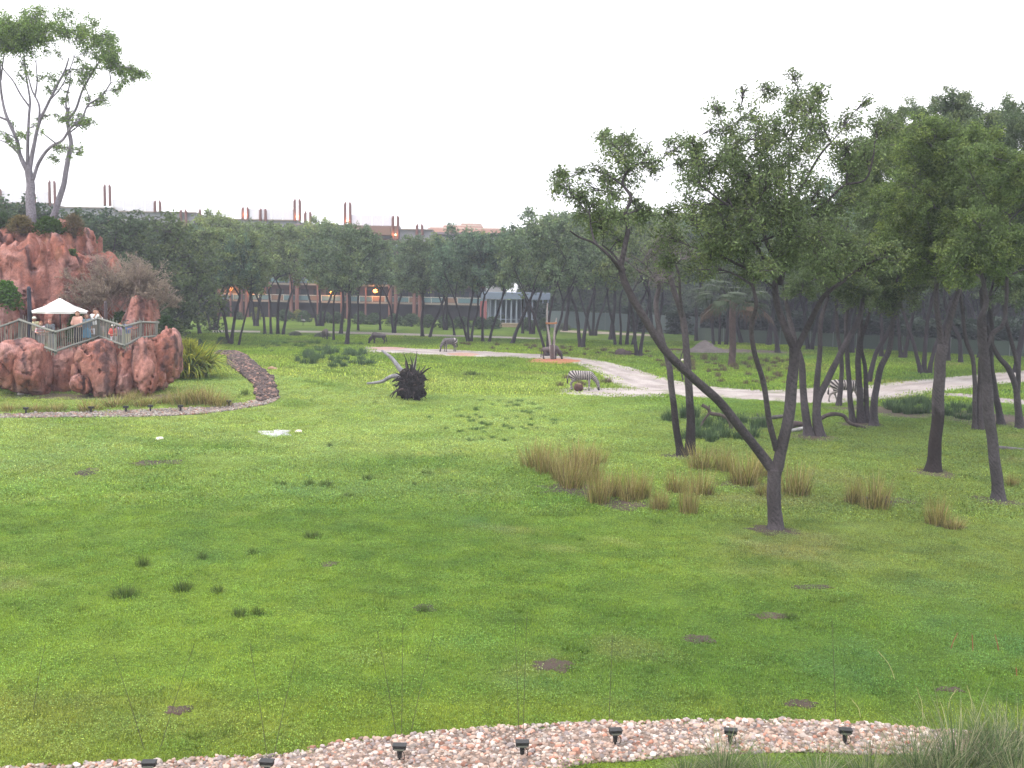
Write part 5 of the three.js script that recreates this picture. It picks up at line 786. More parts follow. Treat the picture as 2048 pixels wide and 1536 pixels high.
function wildebeest(label, px, py, turn, s = 1) {
  const b = [[-.6, .92, 0, .22, -.1, .95, 0, .27], [-.1, .95, 0, .27, .42, 1.0, 0, .31], [.4, 1.12, 0, .22, .52, 1.08, 0, .22], [.5, 1.05, 0, .22, .82, .72, 0, .15], [.82, .72, 0, .15, .98, .5, 0, .13], [.98, .5, 0, .13, 1.06, .14, 0, .085], [1.06, .14, 0, .085, 1.07, .1, 0, .088]];
  for (const [x, z, f] of [[.5, .13, 1], [.4, -.13, 1], [-.58, .13, 0], [-.66, -.13, 0]]) f ? b.push([x, .9, z * .8, .15, x + .02, .55, z, .07], [x + .02, .55, z, .06, x, .12, z, .034], [x, .12, z, .036, x + .05, .035, z, .048]) : b.push([x, .85, z * .8, .17, x + .08, .62, z, .1], [x + .08, .62, z, .09, x - .07, .42, z, .05], [x - .07, .42, z, .046, x - .03, .12, z, .034], [x - .03, .12, z, .036, x + .02, .035, z, .048]);
  const [lo, hi] = boxOf(b, .04), t = thing('wildebeest', label, 'wildebeest', P(px, py), turn), DK = [.022, .018, .02];
  part('body', nets(body(b, .09), lo, hi, .022, (x, y, z) => { if (x > .93 || y < .08) return DK; const band = x > -.1 && x < .7 && Math.sin(x * 42 + y * 5) > .55 ? .7 : 1, k = band * (1 + .25 * noise(x * 4, y * 4, z * 4)); return y > .98 ? [.105 * k, .085 * k, .085 * k] : [.066 * k, .052 * k, .054 * k]; }), M.fur, t);
  const mane = [[.42, 1.34, 0, .03, .72, 1.02, 0, .055], [.72, 1.02, 0, .055, .98, .66, 0, .04]], [ml, mh] = boxOf(mane, .02); part('mane', nets(body(mane, .03), ml, mh, .016, () => DK), M.fur, t);
  const beard = [[.72, .56, 0, .05, .88, .34, 0, .045], [.6, .68, 0, .05, .78, .46, 0, .06]], [bl, bh] = boxOf(beard, .02); part('beard', nets(body(beard, .03), bl, bh, .016, () => [.05, .042, .04]), M.fur, t);
  const tail = [[-.8, .98, 0, .03, -.87, .7, 0, .03], [-.87, .7, 0, .04, -.9, .25, .02, .05]], [tl, th] = boxOf(tail, .02); part('tail', nets(body(tail, .03), tl, th, .016, () => DK), M.fur, t);
  for (const k of [-1, 1]) { const h = new MB(); h.tube(curve([V(.97, .6, k * .05), V(.98, .6, k * .2), V(1.02, .58, k * .28), V(1.0, .72, k * .3), V(.96, .78, k * .24)], 10), (x) => lerp(.038, .008, x), 8, [.04, .036, .036]); part('horn', h.geo(), M.fur, t); const e = new MB(); e.leaf(V(.94, .56, k * .1), V(-.2, -.1, k).normalize(), V(0, 1, .1).normalize(), .16, .07, [.06, .05, .05]); part('ear', e.geo(), M.leaf, t); part('eye', new THREE.SphereGeometry(.018, 8, 6).translate(1.02, .42, k * .105), std({ color: lin(.01, .01, .01), roughness: .2 }), t); }
  t.scale.setScalar(s); return t;
}
wildebeest('dark wildebeest grazing to the left near the end of the dirt road', 757, 687.5, Math.PI + .1, .98);
wildebeest('dark wildebeest facing the camera with its head down between the shrubs and trunks', 650, 678.5, -1.15, .95);
wildebeest('wildebeest grazing to the right behind the roped forked post', 1101, 719, -.05, .98);
function bird(label, px, py, s, turn, wing, neck, legc) {
  const t = thing('bird', label, 'bird', P(px, py), turn), b = [[-.22, .62, 0, .07, .1, .68, 0, .13], [.1, .68, 0, .12, .22, .74, 0, .07], [-.22, .62, 0, .06, -.42, .54, 0, .025]], n = [[.2, .74, 0, .045, .28, .92, 0, .032], [.28, .92, 0, .03, .3, 1.08, 0, .028], [.3, 1.1, 0, .045, .34, 1.1, 0, .04], [.36, 1.1, 0, .02, .5, 1.06, 0, .006]];
  let [l, h] = boxOf(b, .02); part('body', nets(body(b, .05), l, h, .014, (x, y) => (y > .66 ? wing : [.6, .6, .6])), M.fur, t); [l, h] = boxOf(n, .02); part('neck', nets(body(n, .03), l, h, .011, () => neck), M.fur, t);
  for (const k of [-1, 1]) { const g = new MB(); g.tube([V(0, .6, k * .05), V(-.04, .32, k * .06), V(.01, .03, k * .06)], () => .016, 6, legc); for (const a of [-.5, 0, .5]) g.tube([V(.01, .02, k * .06), V(.1, .012, k * .06 + a * .08)], (x) => lerp(.012, .005, x), 5, legc); part('leg', g.geo(), M.fur, t); }
  t.scale.setScalar(s); return t;
}
bird('tall dark and white bird walking before the hedge', 606, 651, 1.35, 2.4, [.04, .035, .035], [.12, .09, .08], [.03, .03, .03]);
bird('small white bird on the grass below the left end of the lodge', 393, 641, .95, .6, [.7, .7, .72], [.7, .7, .72], [.1, .09, .08]);

// ---------------------------------------------------------------- uprooted stump, post, stones, logs
{
  seed(401); const base = P(820, 800), D = -base.z, k = D / 2000, t = thing('uprooted_stump', 'uprooted dead tree lying with its dark spiky root ball towards the camera', 'tree stump', base), at2 = (x, y, dz) => at(x, y, D + dz).sub(base), C = at2(822, 766, 0);
  const core = nets((x, y, z) => { const a = x - C.x - .06, b2 = y - C.y + .1, c = z - C.z; return (Math.pow(Math.abs(a / .66) ** 3 + Math.abs(b2 / .78) ** 3 + Math.abs(c / .42) ** 3, 1 / 3) - 1) * .5 + .55 * fbm(x * 2.4, y * 2.4, z * 2.4, 3) - .1 * Math.abs(noise(x * 5, y * 5, z * 5)); }, [C.x - 1.2, C.y - 1.2, C.z - 1], [C.x + 1.2, C.y + 1.2, C.z + 1], .06, (x, y, z) => { const n = .7 + .8 * (0.5 + noise(x * 5, y * 5, z * 5)); return [.026 * n, .02 * n, .022 * n]; });
  part('root_mass', uvMetres(core, .8), M.rock, t);
  const root = (pts, r) => { const b = new MB(), n = R(.6, 1.4), c = rnd() < .25 ? [.085 * n, .062 * n, .062 * n] : [.022 * n, .016 * n, .019 * n]; b.tube(curve(pts, 9), (x) => lerp(r, r * .18, x), 6, c); part('root', uvMetres(b.geo(), .5), M.bark, t); };
  for (const [x, y, dz] of [[806, 704, -.2], [812, 716, .1], [834, 702, -.3], [820, 712, .2], [840, 732, 0], [864, 734, -.3], [852, 730, .2], [848, 742, -.2], [789, 745, .1], [783, 770, -.2], [782, 798, -.3], [790, 798, .2], [853, 798, -.3], [846, 800, -.5], [776, 800, -.1], [858, 760, 0], [808, 802, -.5], [850, 778, .1]]) { const e = at2(x, y, dz), a = C.clone().lerp(e, .3); root([a, a.clone().lerp(e, .5).add(V(R(-.18, .18), R(-.1, .16), R(-.2, .2))), e], R(.06, .11)); }
  for (let i = 0; i < 150; i++) { const a = R(0, 6.28), q = R(.35, .98) + (i % 5 ? 0 : Math.pow(rnd(), 2) * .35), e = C.clone().add(V(Math.cos(a) * q + R(-.15, .15), Math.sin(a) * q * 1.05 - .08, i % 5 ? R(.3, .62) : R(-.1, .4))); if (e.y < .02) e.y = .02; const s = C.clone().add(V(Math.cos(a + R(-.6, .6)) * q * .5 + R(-.3, .3), Math.sin(a) * q * .45 + R(-.3, .3), R(.3, .55))); root([s, s.clone().lerp(e, .5).add(V(R(-.24, .24), R(-.24, .24), R(0, .22))), e], R(.02, .085)); }
  const log = (pts, r0, r1) => { const b = new MB(); b.tube(curve(pts, 14), (x) => lerp(r0, r1, x) * (1 + .1 * noise(x * 6, r0)), 10, (x, p) => { const n = .8 + .4 * (.5 + noise(p.x * 3, p.y * 6, p.z * 3)); return [.31 * n, .31 * n, .34 * n]; }); part('bare_trunk', uvMetres(b.geo(), .5), M.bark, t); };
  log([at2(818, 758, .3), at2(800, 738, .6), at2(783, 716, 1.0), at2(764, 701, 1.4)], .19, .07); log([at2(812, 758, .2), at2(786, 752, .5), at2(764, 763, .7), at2(734, 767, .9)], .16, .06); log([at2(826, 748, .3), at2(830, 728, .5), at2(832, 716, .7)], .12, .04);
}
{
  const base = P(1107, 719.5), k = -base.z / 2000, t = thing('forked_post', 'pale forked post of two bare poles tied with an orange rope on the orange clay', 'post', base), L = (x, y, dz = 0) => at(x, y, -base.z + dz).sub(base); seed(405);
  const pl = (pts, r0, r1) => { const b = new MB(); b.tube(curve(pts, 12), (x) => lerp(r0, r1, x), 9, (x, p) => { const n = .8 + .4 * (.5 + noise(p.x * 4, p.y * 2, p.z * 4)); return [.4 * n, .36 * n, .355 * n]; }); part('bare_pole', uvMetres(b.geo(), .5), M.bark, t); };
  pl([L(1103, 721), L(1101, 695), L(1097, 665), L(1094, 642), L(1095, 606)], .13, .06); pl([L(1106, 721), L(1108, 690), L(1109, 662), L(1113, 636)], .13, .06); { const b = new MB(); b.tube([L(1105, 722), L(1104, 706), L(1104, 690)], () => .2, 10, [.13, .095, .095]); part('bark_base', uvMetres(b.geo(), .5), M.bark, t); }
  const rp = new MB(); for (let i = 0; i < 4; i++) rp.tube(curve([L(1091.5, 645 + i * .8, -.15), L(1103, 645.6 + i * .8, -.24), L(1114, 644.6 + i * .8, -.15)], 8), () => .028, 6, [.3, .14, .06]); part('rope', rp.geo(), std({ vertexColors: true }), t);
}
{ seed(410); const g = new THREE.IcosahedronGeometry(1, 4), p = g.attributes.position; for (let i = 0; i < p.count; i++) { const v = V(p.getX(i), p.getY(i), p.getZ(i)), n = 1 + .05 * noise(v.x * 2, v.y * 2, v.z * 2); p.setXYZ(i, v.x * n, v.y * n, v.z * n); } const m = mergeV(g), b = P(1157, 783); m.scale(.31, .3, .3); m.translate(0, .27, 0); colourise(m, (x, y, z) => { const n = 1 + .3 * noise(x * 6, y * 6, z * 6); return y > .5 ? [.24 * n, .19 * n, .1 * n] : [.13 * n, .075 * n, .07 * n]; }); solo('round_stone', uvMetres(m, .7), M.rock, 'round reddish brown stone ball in front of the grazing zebra', 'stone', b); }
function mergeV(g) { const m = new Map(), p = g.attributes.position, pos = [], idx = []; for (let i = 0; i < p.count; i++) { const k = [p.getX(i), p.getY(i), p.getZ(i)].map((v) => v.toFixed(4)).join(); if (!m.has(k)) { m.set(k, pos.length / 3); pos.push(p.getX(i), p.getY(i), p.getZ(i)); } idx.push(m.get(k)); } const o = new THREE.BufferGeometry(); o.setAttribute('position', new THREE.Float32BufferAttribute(pos, 3)); o.setIndex(idx); o.computeVertexNormals(); return o; }
{ const c = P(1412, 704), k = -c.z / 2000, w = 46 * k, h = 27 * k, g = nets((x, y, z) => y - h * Math.exp(-((x * x) / (w * w * .38) + (z * z) / (w * w * .3))) * (.85 + .9 * fbm(x * .55, z * .55, 3, 4)) - .3 * fbm(x * 1.3, z * 1.3, y * 1.3, 3) + .06, [-w * 1.7, -.4, -w * 1.6], [w * 1.7, h * 1.7, w * 1.6], .16, (x, y, z) => { const n = .75 + .5 * (.5 + fbm(x, y, z, 3)); return [.19 * n, .165 * n, .16 * n]; }); solo('dirt_mound', uvMetres(g, 1.8), M.rock, 'grey brown mound of dirt left of the palm', 'dirt mound', c); }
function log(name, label, px, py, paths, colour, cat = 'log', o = {}) { const base = P(px, py), D = -base.z, k = D / 2000, t = thing(name, label, cat, base); paths.forEach(([nm, pts, r0, r1]) => { const b = new MB(); b.tube(curve(pts.map(([x, y, dz]) => at(x, y, D + (dz || 0)).sub(base)), 16), (x) => lerp(r0, r1, x) * k / 2 * (1 + .12 * noise(x * 7, px)), 9, (x, p) => { const n = .7 + .6 * (.5 + noise(p.x * 4, p.y * 5, p.z * 4)); return colour.map((c) => c * n); }); part(nm, uvMetres(b.geo(), .5), M.bark, t); }); return t; }
log('fallen_branch', 'crooked fallen branch raised on its twigs behind the leaning limb', 1462, 858, [['branch', [[1404, 810], [1417, 818], [1420, 826], [1440, 830], [1458, 840], [1463, 858]], 7, 8], ['twig', [[1419, 826], [1408, 840], [1399, 858]], 6, 3], ['twig', [[1418, 819], [1419, 810]], 4, 2]], [.11, .085, .08], 'branch');
log('fallen_log', 'long thin grey log lying on the grass behind the front oak', 1520, 838, [['trunk', [[1478, 840], [1520, 838], [1560, 833], [1582, 831]], 8, 7], ['twig', [[1517, 834], [1514, 827]], 3, 2]], [.13, .125, .12]);
log('fallen_log', 'short thick brown log left of the forked tree of two stems', 1598, 858, [['trunk', [[1578, 856], [1590, 848], [1606, 850], [1622, 852]], 15, 10]], [.1, .075, .075]);
log('fallen_log', 'bleached white log lying at the foot of the forked tree', 1594, 864, [['trunk', [[1576, 864], [1590, 860], [1612, 856], [1626, 857]], 8, 7]], [.45, .46, .47]);
log('fallen_branch', 'thick dead branch arching over the grass to the right of the forked tree', 1735, 857, [['branch', [[1640, 838], [1655, 830], [1672, 828], [1688, 832], [1698, 845], [1716, 852], [1740, 858]], 9, 6]], [.1, .08, .078], 'branch');
log('fallen_log', 'grey log on the grass right of the large grey trunk at the right edge', 2020, 899, [['trunk', [[1996, 895], [2025, 898], [2064, 903]], 8, 8]], [.2, .19, .19]);
log('fallen_log', 'dark log lying beyond the road left of the dirt mound', 1285, 710, [['trunk', [[1240, 708], [1265, 708], [1300, 712]], 6, 4]], [.07, .05, .05]);
log('fallen_log', 'reddish log beyond the leaning limb left of the dirt mound', 1350, 701, [['trunk', [[1336, 700], [1352, 699], [1366, 700]], 5, 4]], [.14, .08, .07]);
solo('boulder', pebble(61, .7).scale(.3, .32, .3), std({ color: lin(.3, .19, .13), bumpMap, bumpScale: .02 }), 'small orange brown rock on the grass right of the rubble drain', 'rock', P(545, 739));
solo('boulder', pebble(62, .8).scale(.75, .8, .75), std({ color: lin(.075, .05, .05), bumpMap, bumpScale: .02 }), 'dark stump like rock beyond the road above the zebra', 'rock', P(1246, 710));
solo('white_stone', pebble(63, .6).scale(.2, .2, .2), stoneMats[4], 'single white stone on the lawn left of the white sand patch', 'stone', P(318, 879));
solo('white_stone', pebble(64, .6).scale(.18, .16, .18), stoneMats[4], 'white stone at the right end of the white sand patch', 'stone', P(597, 864));
solo('white_stone', pebble(65, .9).scale(.18, .26, .18), stoneMats[4], 'white upright stone at the foot of the left boulder', 'stone', P(41, 790));
solo('white_stone', pebble(66, .7).scale(.3, .3, .26), stoneMats[4], 'pale stone showing behind the stems of the double stemmed tree', 'stone', P(1365, 722));

// ---------------------------------------------------------------- palm
{
  seed(420); const base = P(1463, 731), D = -base.z, k = D / 2000, H = 128 * k, t = thing('palm_tree', 'palm with a straight reddish trunk and drooping brown tipped fronds', 'palm tree', base), b = new MB();
  b.tube(curve([V(0, -.1, 0), V(.05, H * .3, 0), V(-.08, H * .65, 0), V(-.06, H, 0)], 30), (x) => .31 * (1 + .25 * Math.exp(-x * 14) + .03 * Math.sin(x * 130)) * (x > .93 ? 1.25 : 1), 12, (x, p) => { const n = .75 + .5 * (.5 + noise(p.x * 5, p.y * 3, p.z * 5)); return [.105 * n, .07 * n, .065 * n]; }); part('trunk', uvMetres(b.geo(), .6), M.bark, t);
  for (let i = 0; i < 46; i++) {
    const f = new MB(), a = R(0, 6.28), up = R(-.35, 1.35), dead = up < -.05, len = R(2.0, 3.3), d = V(Math.cos(a) * Math.cos(up), Math.sin(up), Math.sin(a) * Math.cos(up)), s0 = V(-.06, H + .1, 0), s1 = s0.clone().addScaledVector(d, len * .6).add(V(0, .15, 0)), s2 = s0.clone().addScaledVector(d, len * .95).add(V(0, -.25, 0)), c = dead ? [.12, .078, .05] : [.05, .075, .036];
    const pts = curve([s0, s1, s2], 8); f.tube(pts, (x) => lerp(.04, .015, x), 5, c); const e = pts[8], ax = e.clone().sub(pts[6]).normalize(), sd = ax.clone().cross(V(0, 1, 0)).normalize(), nn = sd.clone().cross(ax);
    for (let q = 0; q < 30; q++) { const w = lerp(-1.9, 1.9, q / 29), dr = ax.clone().multiplyScalar(Math.cos(w)).addScaledVector(sd, Math.sin(w)).addScaledVector(nn, -.12).normalize(), L = R(.9, 1.4) * (1.15 - Math.abs(w) * .18), tip = e.clone().addScaledVector(dr, L * .6), n = R(.7, 1.3), cc = [c[0] * n, c[1] * n, c[2] * n]; f.leaf(e, dr, dr.clone().cross(nn).normalize(), L * .65, .085, cc); f.leaf(tip, dr.clone().add(V(0, -1.3, 0)).normalize(), dr.clone().cross(nn).normalize(), L * .6, .06, cc); }
    const p = part('frond', f.geo(), M.leaf, t); if (dead) p.userData.label = 'drooping brown dead frond';
  }
}
// ---------------------------------------------------------------- bushes on and about the rocks
{ // brown leafless bush
  seed(430); const base = at(244, 640, 58.5), k = 60 / 2000, t = thing('bare_bush', 'brown nearly leafless bush in front of the red rock shoulder', 'bush', base), b = new MB(), f = new MB(), tw = (p, d, len, r, n) => { const e = p.clone().addScaledVector(d, len).add(V(0, R(-.05, .15) * len, 0)), m = p.clone().lerp(e, .5).add(V(R(-.1, .1), R(-.05, .1), R(-.1, .1)).multiplyScalar(len)), v = R(.7, 1.2); b.tube([p, m, e], (x) => lerp(r, r * .5, x), 3, [.28 * v, .22 * v, .195 * v], false); if (n > 0) for (let i = 0; i < (n > 1 ? 5 : 6); i++) tw(p.clone().lerp(e, R(.35, 1)), d.clone().add(V(R(-.9, .9), R(-.5, .7), R(-.8, .8))).normalize(), len * R(.45, .75), r * .55, n - 1); else for (let i = 0; i < 5; i++) { const dd = V(R(-1, 1), R(-1, 1), R(-1, 1)).normalize(), q = R(.6, 1.3); f.leaf(p.clone().lerp(e, rnd()), dd, dd.clone().cross(V(.3, 1, .2)).normalize(), .13, .05, [.26 * q, .215 * q, .16 * q]); } };
  for (let i = 0; i < 30; i++) { const x = R(-46, 56) * k, a = R(-1, 1); tw(V(x, R(-.4, .6), R(-.6, .6)), V(a * .9 + x * .25, R(.6, 1.1), R(-.5, .4)).normalize(), R(1.3, 2.1), .035, 3); }
  part('twigs', b.geo(), M.bark, t); part('leaves', f.geo(), M.leaf, t);
}
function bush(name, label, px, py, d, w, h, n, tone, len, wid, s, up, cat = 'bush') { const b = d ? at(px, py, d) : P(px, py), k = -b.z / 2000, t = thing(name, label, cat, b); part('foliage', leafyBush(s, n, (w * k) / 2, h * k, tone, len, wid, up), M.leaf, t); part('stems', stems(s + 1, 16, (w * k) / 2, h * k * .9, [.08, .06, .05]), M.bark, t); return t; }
bush('leafy_bush', 'bright green leafy bush hanging over the rock at the left edge', 14, 622, 56, 62, 58, 1500, [.075, .16, .03], .2, .11, 440, -.1);
bush('leafy_bush', 'dark green bush at the foot of the tall pale tree on the cliff', 98, 470, 61.4, 62, 32, 1300, [.055, .105, .02], .22, .09, 442, .2); bush('leafy_bush', 'tan dry bush left of the tall pale trunk on the cliff', 42, 468, 61.4, 56, 34, 1200, [.17, .14, .06], .22, .06, 444, .2); bush('leafy_bush', 'thin brown grassy bush at the right end of the cliff top', 148, 474, 62, 48, 40, 900, [.15, .12, .07], .3, .04, 446, .5); bush('leafy_bush', 'green bush on the cliff top at the left edge', 2, 462, 62, 40, 34, 900, [.055, .1, .035], .22, .09, 448, .1);
bush('leafy_bush', 'small green plant growing from a crack in the red cliff', 146, 514, 60, 12, 14, 220, [.07, .14, .03], .16, .07, 450, .2); bush('leafy_bush', 'dark green bush behind the visitors under the umbrella', 155, 690, 57, 44, 62, 1400, [.035, .075, .02], .2, .09, 452, .1); bush('leafy_bush', 'dark green bush behind the visitors at the right railing', 245, 690, 58, 66, 64, 1500, [.04, .085, .025], .2, .09, 454, .1); bush('leafy_bush', 'dark green bush right of the last railing post', 334, 675, 57, 36, 40, 1100, [.04, .08, .03], .2, .09, 456, .1);
function bladeClump(s, n, w, h, bw, tones, lean, bend, segs = 3) { seed(s); const b = new MB(); for (let k = 0; k < n; k++) { const a = R(0, 6.28), q = Math.pow(rnd(), .6) * w, c = tones[Math.floor(rnd() * tones.length)], v = R(.7, 1.3); b.blade([Math.cos(a) * q, -.03, Math.sin(a) * q], h * R(.45, 1.1), bw * R(.7, 1.3), a + R(-.9, .9), R(0, lean) + (q / w) * lean * .5, R(.2, 1) * bend, [c[0] * v, c[1] * v, c[2] * v], segs); } return b.geo(); }
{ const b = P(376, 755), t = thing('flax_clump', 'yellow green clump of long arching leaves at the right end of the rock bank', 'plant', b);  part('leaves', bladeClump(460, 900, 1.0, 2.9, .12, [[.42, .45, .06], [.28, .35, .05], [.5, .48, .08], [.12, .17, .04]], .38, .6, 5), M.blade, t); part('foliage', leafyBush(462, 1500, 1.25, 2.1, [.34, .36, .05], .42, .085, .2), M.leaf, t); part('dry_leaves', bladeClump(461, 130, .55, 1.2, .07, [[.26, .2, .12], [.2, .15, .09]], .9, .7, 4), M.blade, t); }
// ---------------------------------------------------------------- grass clumps and tufts
const TAN = [[.33, .28, .1], [.29, .25, .085], [.42, .36, .17], [.2, .22, .05], [.2, .145, .065]], tanGeos = [1, 2, 3, 4].map((s) => [bladeClump(470 + s, 200, .42, 1.0, .015, TAN, .34, .16), bladeClump(480 + s, 70, .3, .5, .022, [[.1, .13, .03], [.12, .1, .05]], .5, .25)]), tanFirst = [];
function tanClump(label, px, py, w, h, group, i) { const b = P(px, py), k = -b.z / 2000, q = i ?? Math.floor(R(0, 4)); let t; if (tanFirst[q]) { t = copy(tanFirst[q], label, group); if (!group) delete t.userData.group; } else { t = thing('grass_clump', label, 'grass clump', b, 0, group); part('stalks', tanGeos[q][0], M.blade, t); part('base_leaves', tanGeos[q][1], M.blade, t); tanFirst[q] = t; } t.position.copy(b); t.scale.set((w * k) / .95, (h * k) / .9, (w * k) / .95); t.rotation.y = R(0, 6); return t; }
seed(490);
for (const [x, y, w, h, l] of [
  [1068, 934, 48, 50, 'tan grass clump at the left end of the big group in mid lawn'], [1092, 946, 44, 58, 'tan grass clump second from the left end of the big group'], [1122, 962, 40, 52, 'tall tan grass clump low at the left of the big group'], [1152, 938, 56, 56, 'broad tan grass clump at the back of the big group'], [1144, 974, 56, 62, 'greenish tan grass clump at the middle of the big group'], [1190, 928, 40, 36, 'short dark tipped grass clump at the back right of the big group'], [1180, 964, 46, 60, 'straw coloured grass clump right of the middle of the big group'], [1196, 1006, 42, 62, 'front left grass clump of the lower row in mid lawn'], [1222, 992, 46, 50, 'second grass clump of the lower row in mid lawn'], [1262, 1000, 46, 56, 'third grass clump of the lower row in mid lawn'], [1284, 996, 34, 52, 'fourth grass clump of the lower row in mid lawn'], [1318, 1018, 34, 40, 'low grass clump between the lower row and the yellow stalks'], [1350, 984, 40, 44, 'tan grass clump behind the yellow stalked clump'], [1376, 1026, 34, 66, 'yellow stalked open grass clump left of the front oak'], [1402, 988, 46, 46, 'brown grass clump left of the front oak trunk'],
  [1402, 938, 50, 44, 'grass clump at the foot of the double stemmed tree'], [1450, 942, 38, 48, 'narrow reddish grass clump left of the leaning limb foot'], [1488, 968, 60, 56, 'large brown grass clump under the leaning limb'], [1516, 952, 40, 46, 'brown grass clump touching the leaning limb of the front oak'], [1592, 990, 52, 62, 'reddish grass clump just right of the front oak trunk'], [1530, 990, 36, 26, 'low dry grass clump just left of the front oak trunk'], [1706, 1006, 30, 48, 'slim left part of the grass clump pair right of the front oak'], [1750, 1016, 54, 66, 'full right part of the grass clump pair right of the front oak'], [1872, 1048, 40, 56, 'pale thin grass clump between the front oak and the bent grey trunk'], [1905, 1056, 40, 22, 'flattened reddish grass clump beside the pale thin one'], [2024, 972, 22, 24, 'small grass clump right of the bent grey trunk']]) tanClump(l, x, y, w * 1.25, h * 1.22);
for (const [x, y, w, h] of [[232, 812, 60, 24], [286, 812, 50, 26], [330, 806, 40, 24], [372, 808, 66, 36], [412, 808, 70, 40], [440, 812, 50, 30], [178, 822, 54, 26], [112, 822, 44, 20], [70, 822, 44, 18], [18, 822, 40, 20], [262, 800, 40, 22], [395, 800, 50, 28]]) tanClump('dry tan grass clump on the bank behind the pebble strip, left side', x, y, w, h, 'dry clumps on the bank');
const tuftGeos = { green: bladeClump(500, 110, .34, .5, .026, [[.085, .155, .04], [.06, .115, .04], [.12, .19, .05]], .7, .4), dark: bladeClump(501, 150, .34, .6, .028, [[.075, .13, .06], [.05, .09, .045], [.11, .17, .07]], .5, .35), brown: bladeClump(502, 90, .3, .45, .026, [[.13, .1, .06], [.08, .09, .04], [.16, .11, .075]], .6, .3), lawn: bladeClump(503, 190, .32, .3, .016, [[.075, .125, .03], [.055, .09, .026], [.11, .14, .04]], .7, .4) }, tuftFirst = {};
function tuft(kind, label, px, py, w, h, group) { const b = P(px, py), k = -b.z / 2000; let t; if (tuftFirst[kind]) { t = copy(tuftFirst[kind], label, group); if (!group) delete t.userData.group; } else { t = solo('grass_tuft', tuftGeos[kind], M.blade, label, 'grass tuft', b, group); t.userData.base = undefined; delete t.userData.base; tuftFirst[kind] = t; } t.position.copy(b); t.scale.set((w * k) / .95, (h * k) / (kind === 'lawn' ? .26 : .48), (w * k) / .95); t.rotation.y = R(0, 6); }
seed(510);
const scatter = (n, kind, label, group, poly, w0, w1, h0, h1) => { const q = poly.map((p) => [p[0], p[1]]), xs = q.map((p) => p[0]), ys = q.map((p) => p[1]); for (let i = 0, g = 0; i < n && g < 4000; g++) { const x = R(Math.min(...xs), Math.max(...xs)), y = R(Math.min(...ys), Math.max(...ys)); if (!inside(q, x, y)) continue; const p = P(x, y); if (isBare(p.x, p.z) && kind !== 'dark') continue; i++; tuft(kind, label, x, y, R(w0, w1), R(h0, h1), group); } };
scatter(52, 'green', 'small green tuft in the scatter left of the round stone, mid lawn', 'tufts scattered in mid lawn', [[850, 838], [960, 800], [1120, 806], [1110, 850], [1000, 888], [880, 880]], 12, 24, 6, 12);
scatter(44, 'dark', 'dark green tuft in the thicket between the drain and the stump', 'tufts between drain and stump', [[585, 716], [640, 698], [740, 706], [742, 734], [680, 738], [600, 728]], 15, 26, 10, 18);
scatter(20, 'green', 'green tuft below the double trunked oak', 'tufts below the double trunked oak', [[480, 694], [600, 684], [730, 688], [700, 700], [520, 706]], 12, 22, 7, 12);
scatter(24, 'dark', 'bushy dark green tuft under the crooked fallen branch', 'tufts under the fallen branch', [[1320, 850], [1345, 830], [1480, 838], [1540, 860], [1470, 890], [1400, 892], [1340, 872]], 26, 42, 22, 34);
scatter(34, 'dark', 'dark tuft on the brown earth between the right hand trunks', 'tufts between the right hand trunks', [[1756, 808], [1850, 806], [1960, 820], [1970, 842], [1880, 842], [1780, 826]], 20, 34, 15, 25);
scatter(56, 'brown', 'brown tuft on the far side of the road around the palm', 'tufts around the palm', [[1300, 712], [1440, 712], [1580, 718], [1590, 768], [1480, 770], [1350, 750]], 14, 26, 10, 19);
scatter(34, 'brown', 'brownish tuft along the far edge of the road', 'tufts along the far road edge', [[880, 686], [1100, 692], [1310, 702], [1320, 716], [1180, 712], [1000, 700]], 11, 20, 7, 14);
scatter(8, 'brown', 'brown tuft around the zebra and the round stone', 'tufts around the zebra', [[1105, 770], [1130, 752], [1215, 758], [1225, 770], [1140, 780]], 20, 32, 12, 20);
for (const [x, y, w, h, l] of [[478, 1232, 36, 26, 'left one of the two dark tufts side by side in the near lawn'], [515, 1230, 32, 26, 'right one of the two dark tufts side by side in the near lawn'], [846, 1222, 32, 16, 'small tuft alone on a bare spot in the near lawn'], [286, 1132, 36, 28, 'soft green tuft at the left of the near lawn'], [405, 1118, 26, 20, 'brownish tuft at the left of the near lawn'], [505, 1108, 28, 16, 'small tuft above the two dark tufts'], [250, 1192, 60, 26, 'wide low tuft at the left of the near lawn'], [366, 1180, 50, 26, 'green tuft between the wide low tuft and the two dark ones'], [436, 1184, 34, 18, 'low tuft just left of the two dark tufts'], [625, 1074, 44, 16, 'flat dark tuft in the middle of the lawn'], [618, 972, 26, 18, 'dark upright tuft left of its wider neighbour in mid lawn'], [652, 972, 36, 16, 'wide dark tuft right of the upright one in mid lawn'], [736, 960, 32, 18, 'dark tuft in mid lawn left of the tan grass group'], [568, 970, 20, 12, 'small dark tuft left of the upright pair in mid lawn'], [697, 992, 30, 9, 'flat tuft below the pair in mid lawn'], [851, 948, 30, 10, 'flat brownish tuft in mid lawn near the tan grass group'], [829, 972, 12, 12, 'tiny tuft below the flat brownish tuft'], [942, 750, 44, 13, 'wide green tuft between the stump and the zebra'], [1005, 732, 20, 6, 'small tuft below the road left of the orange clay'], [750, 808, 12, 9, 'tiny dark tuft at the left foot of the root ball'], [490, 790, 22, 16, 'dark tuft left of the rubble drain'], [1580, 1236, 44, 14, 'low tuft beside the bare spot under the front oak'], [660, 893, 16, 12, 'small dark tuft below the white sand patch']]) tuft('lawn', l, x, y, w * 1.15, h * 1.15);
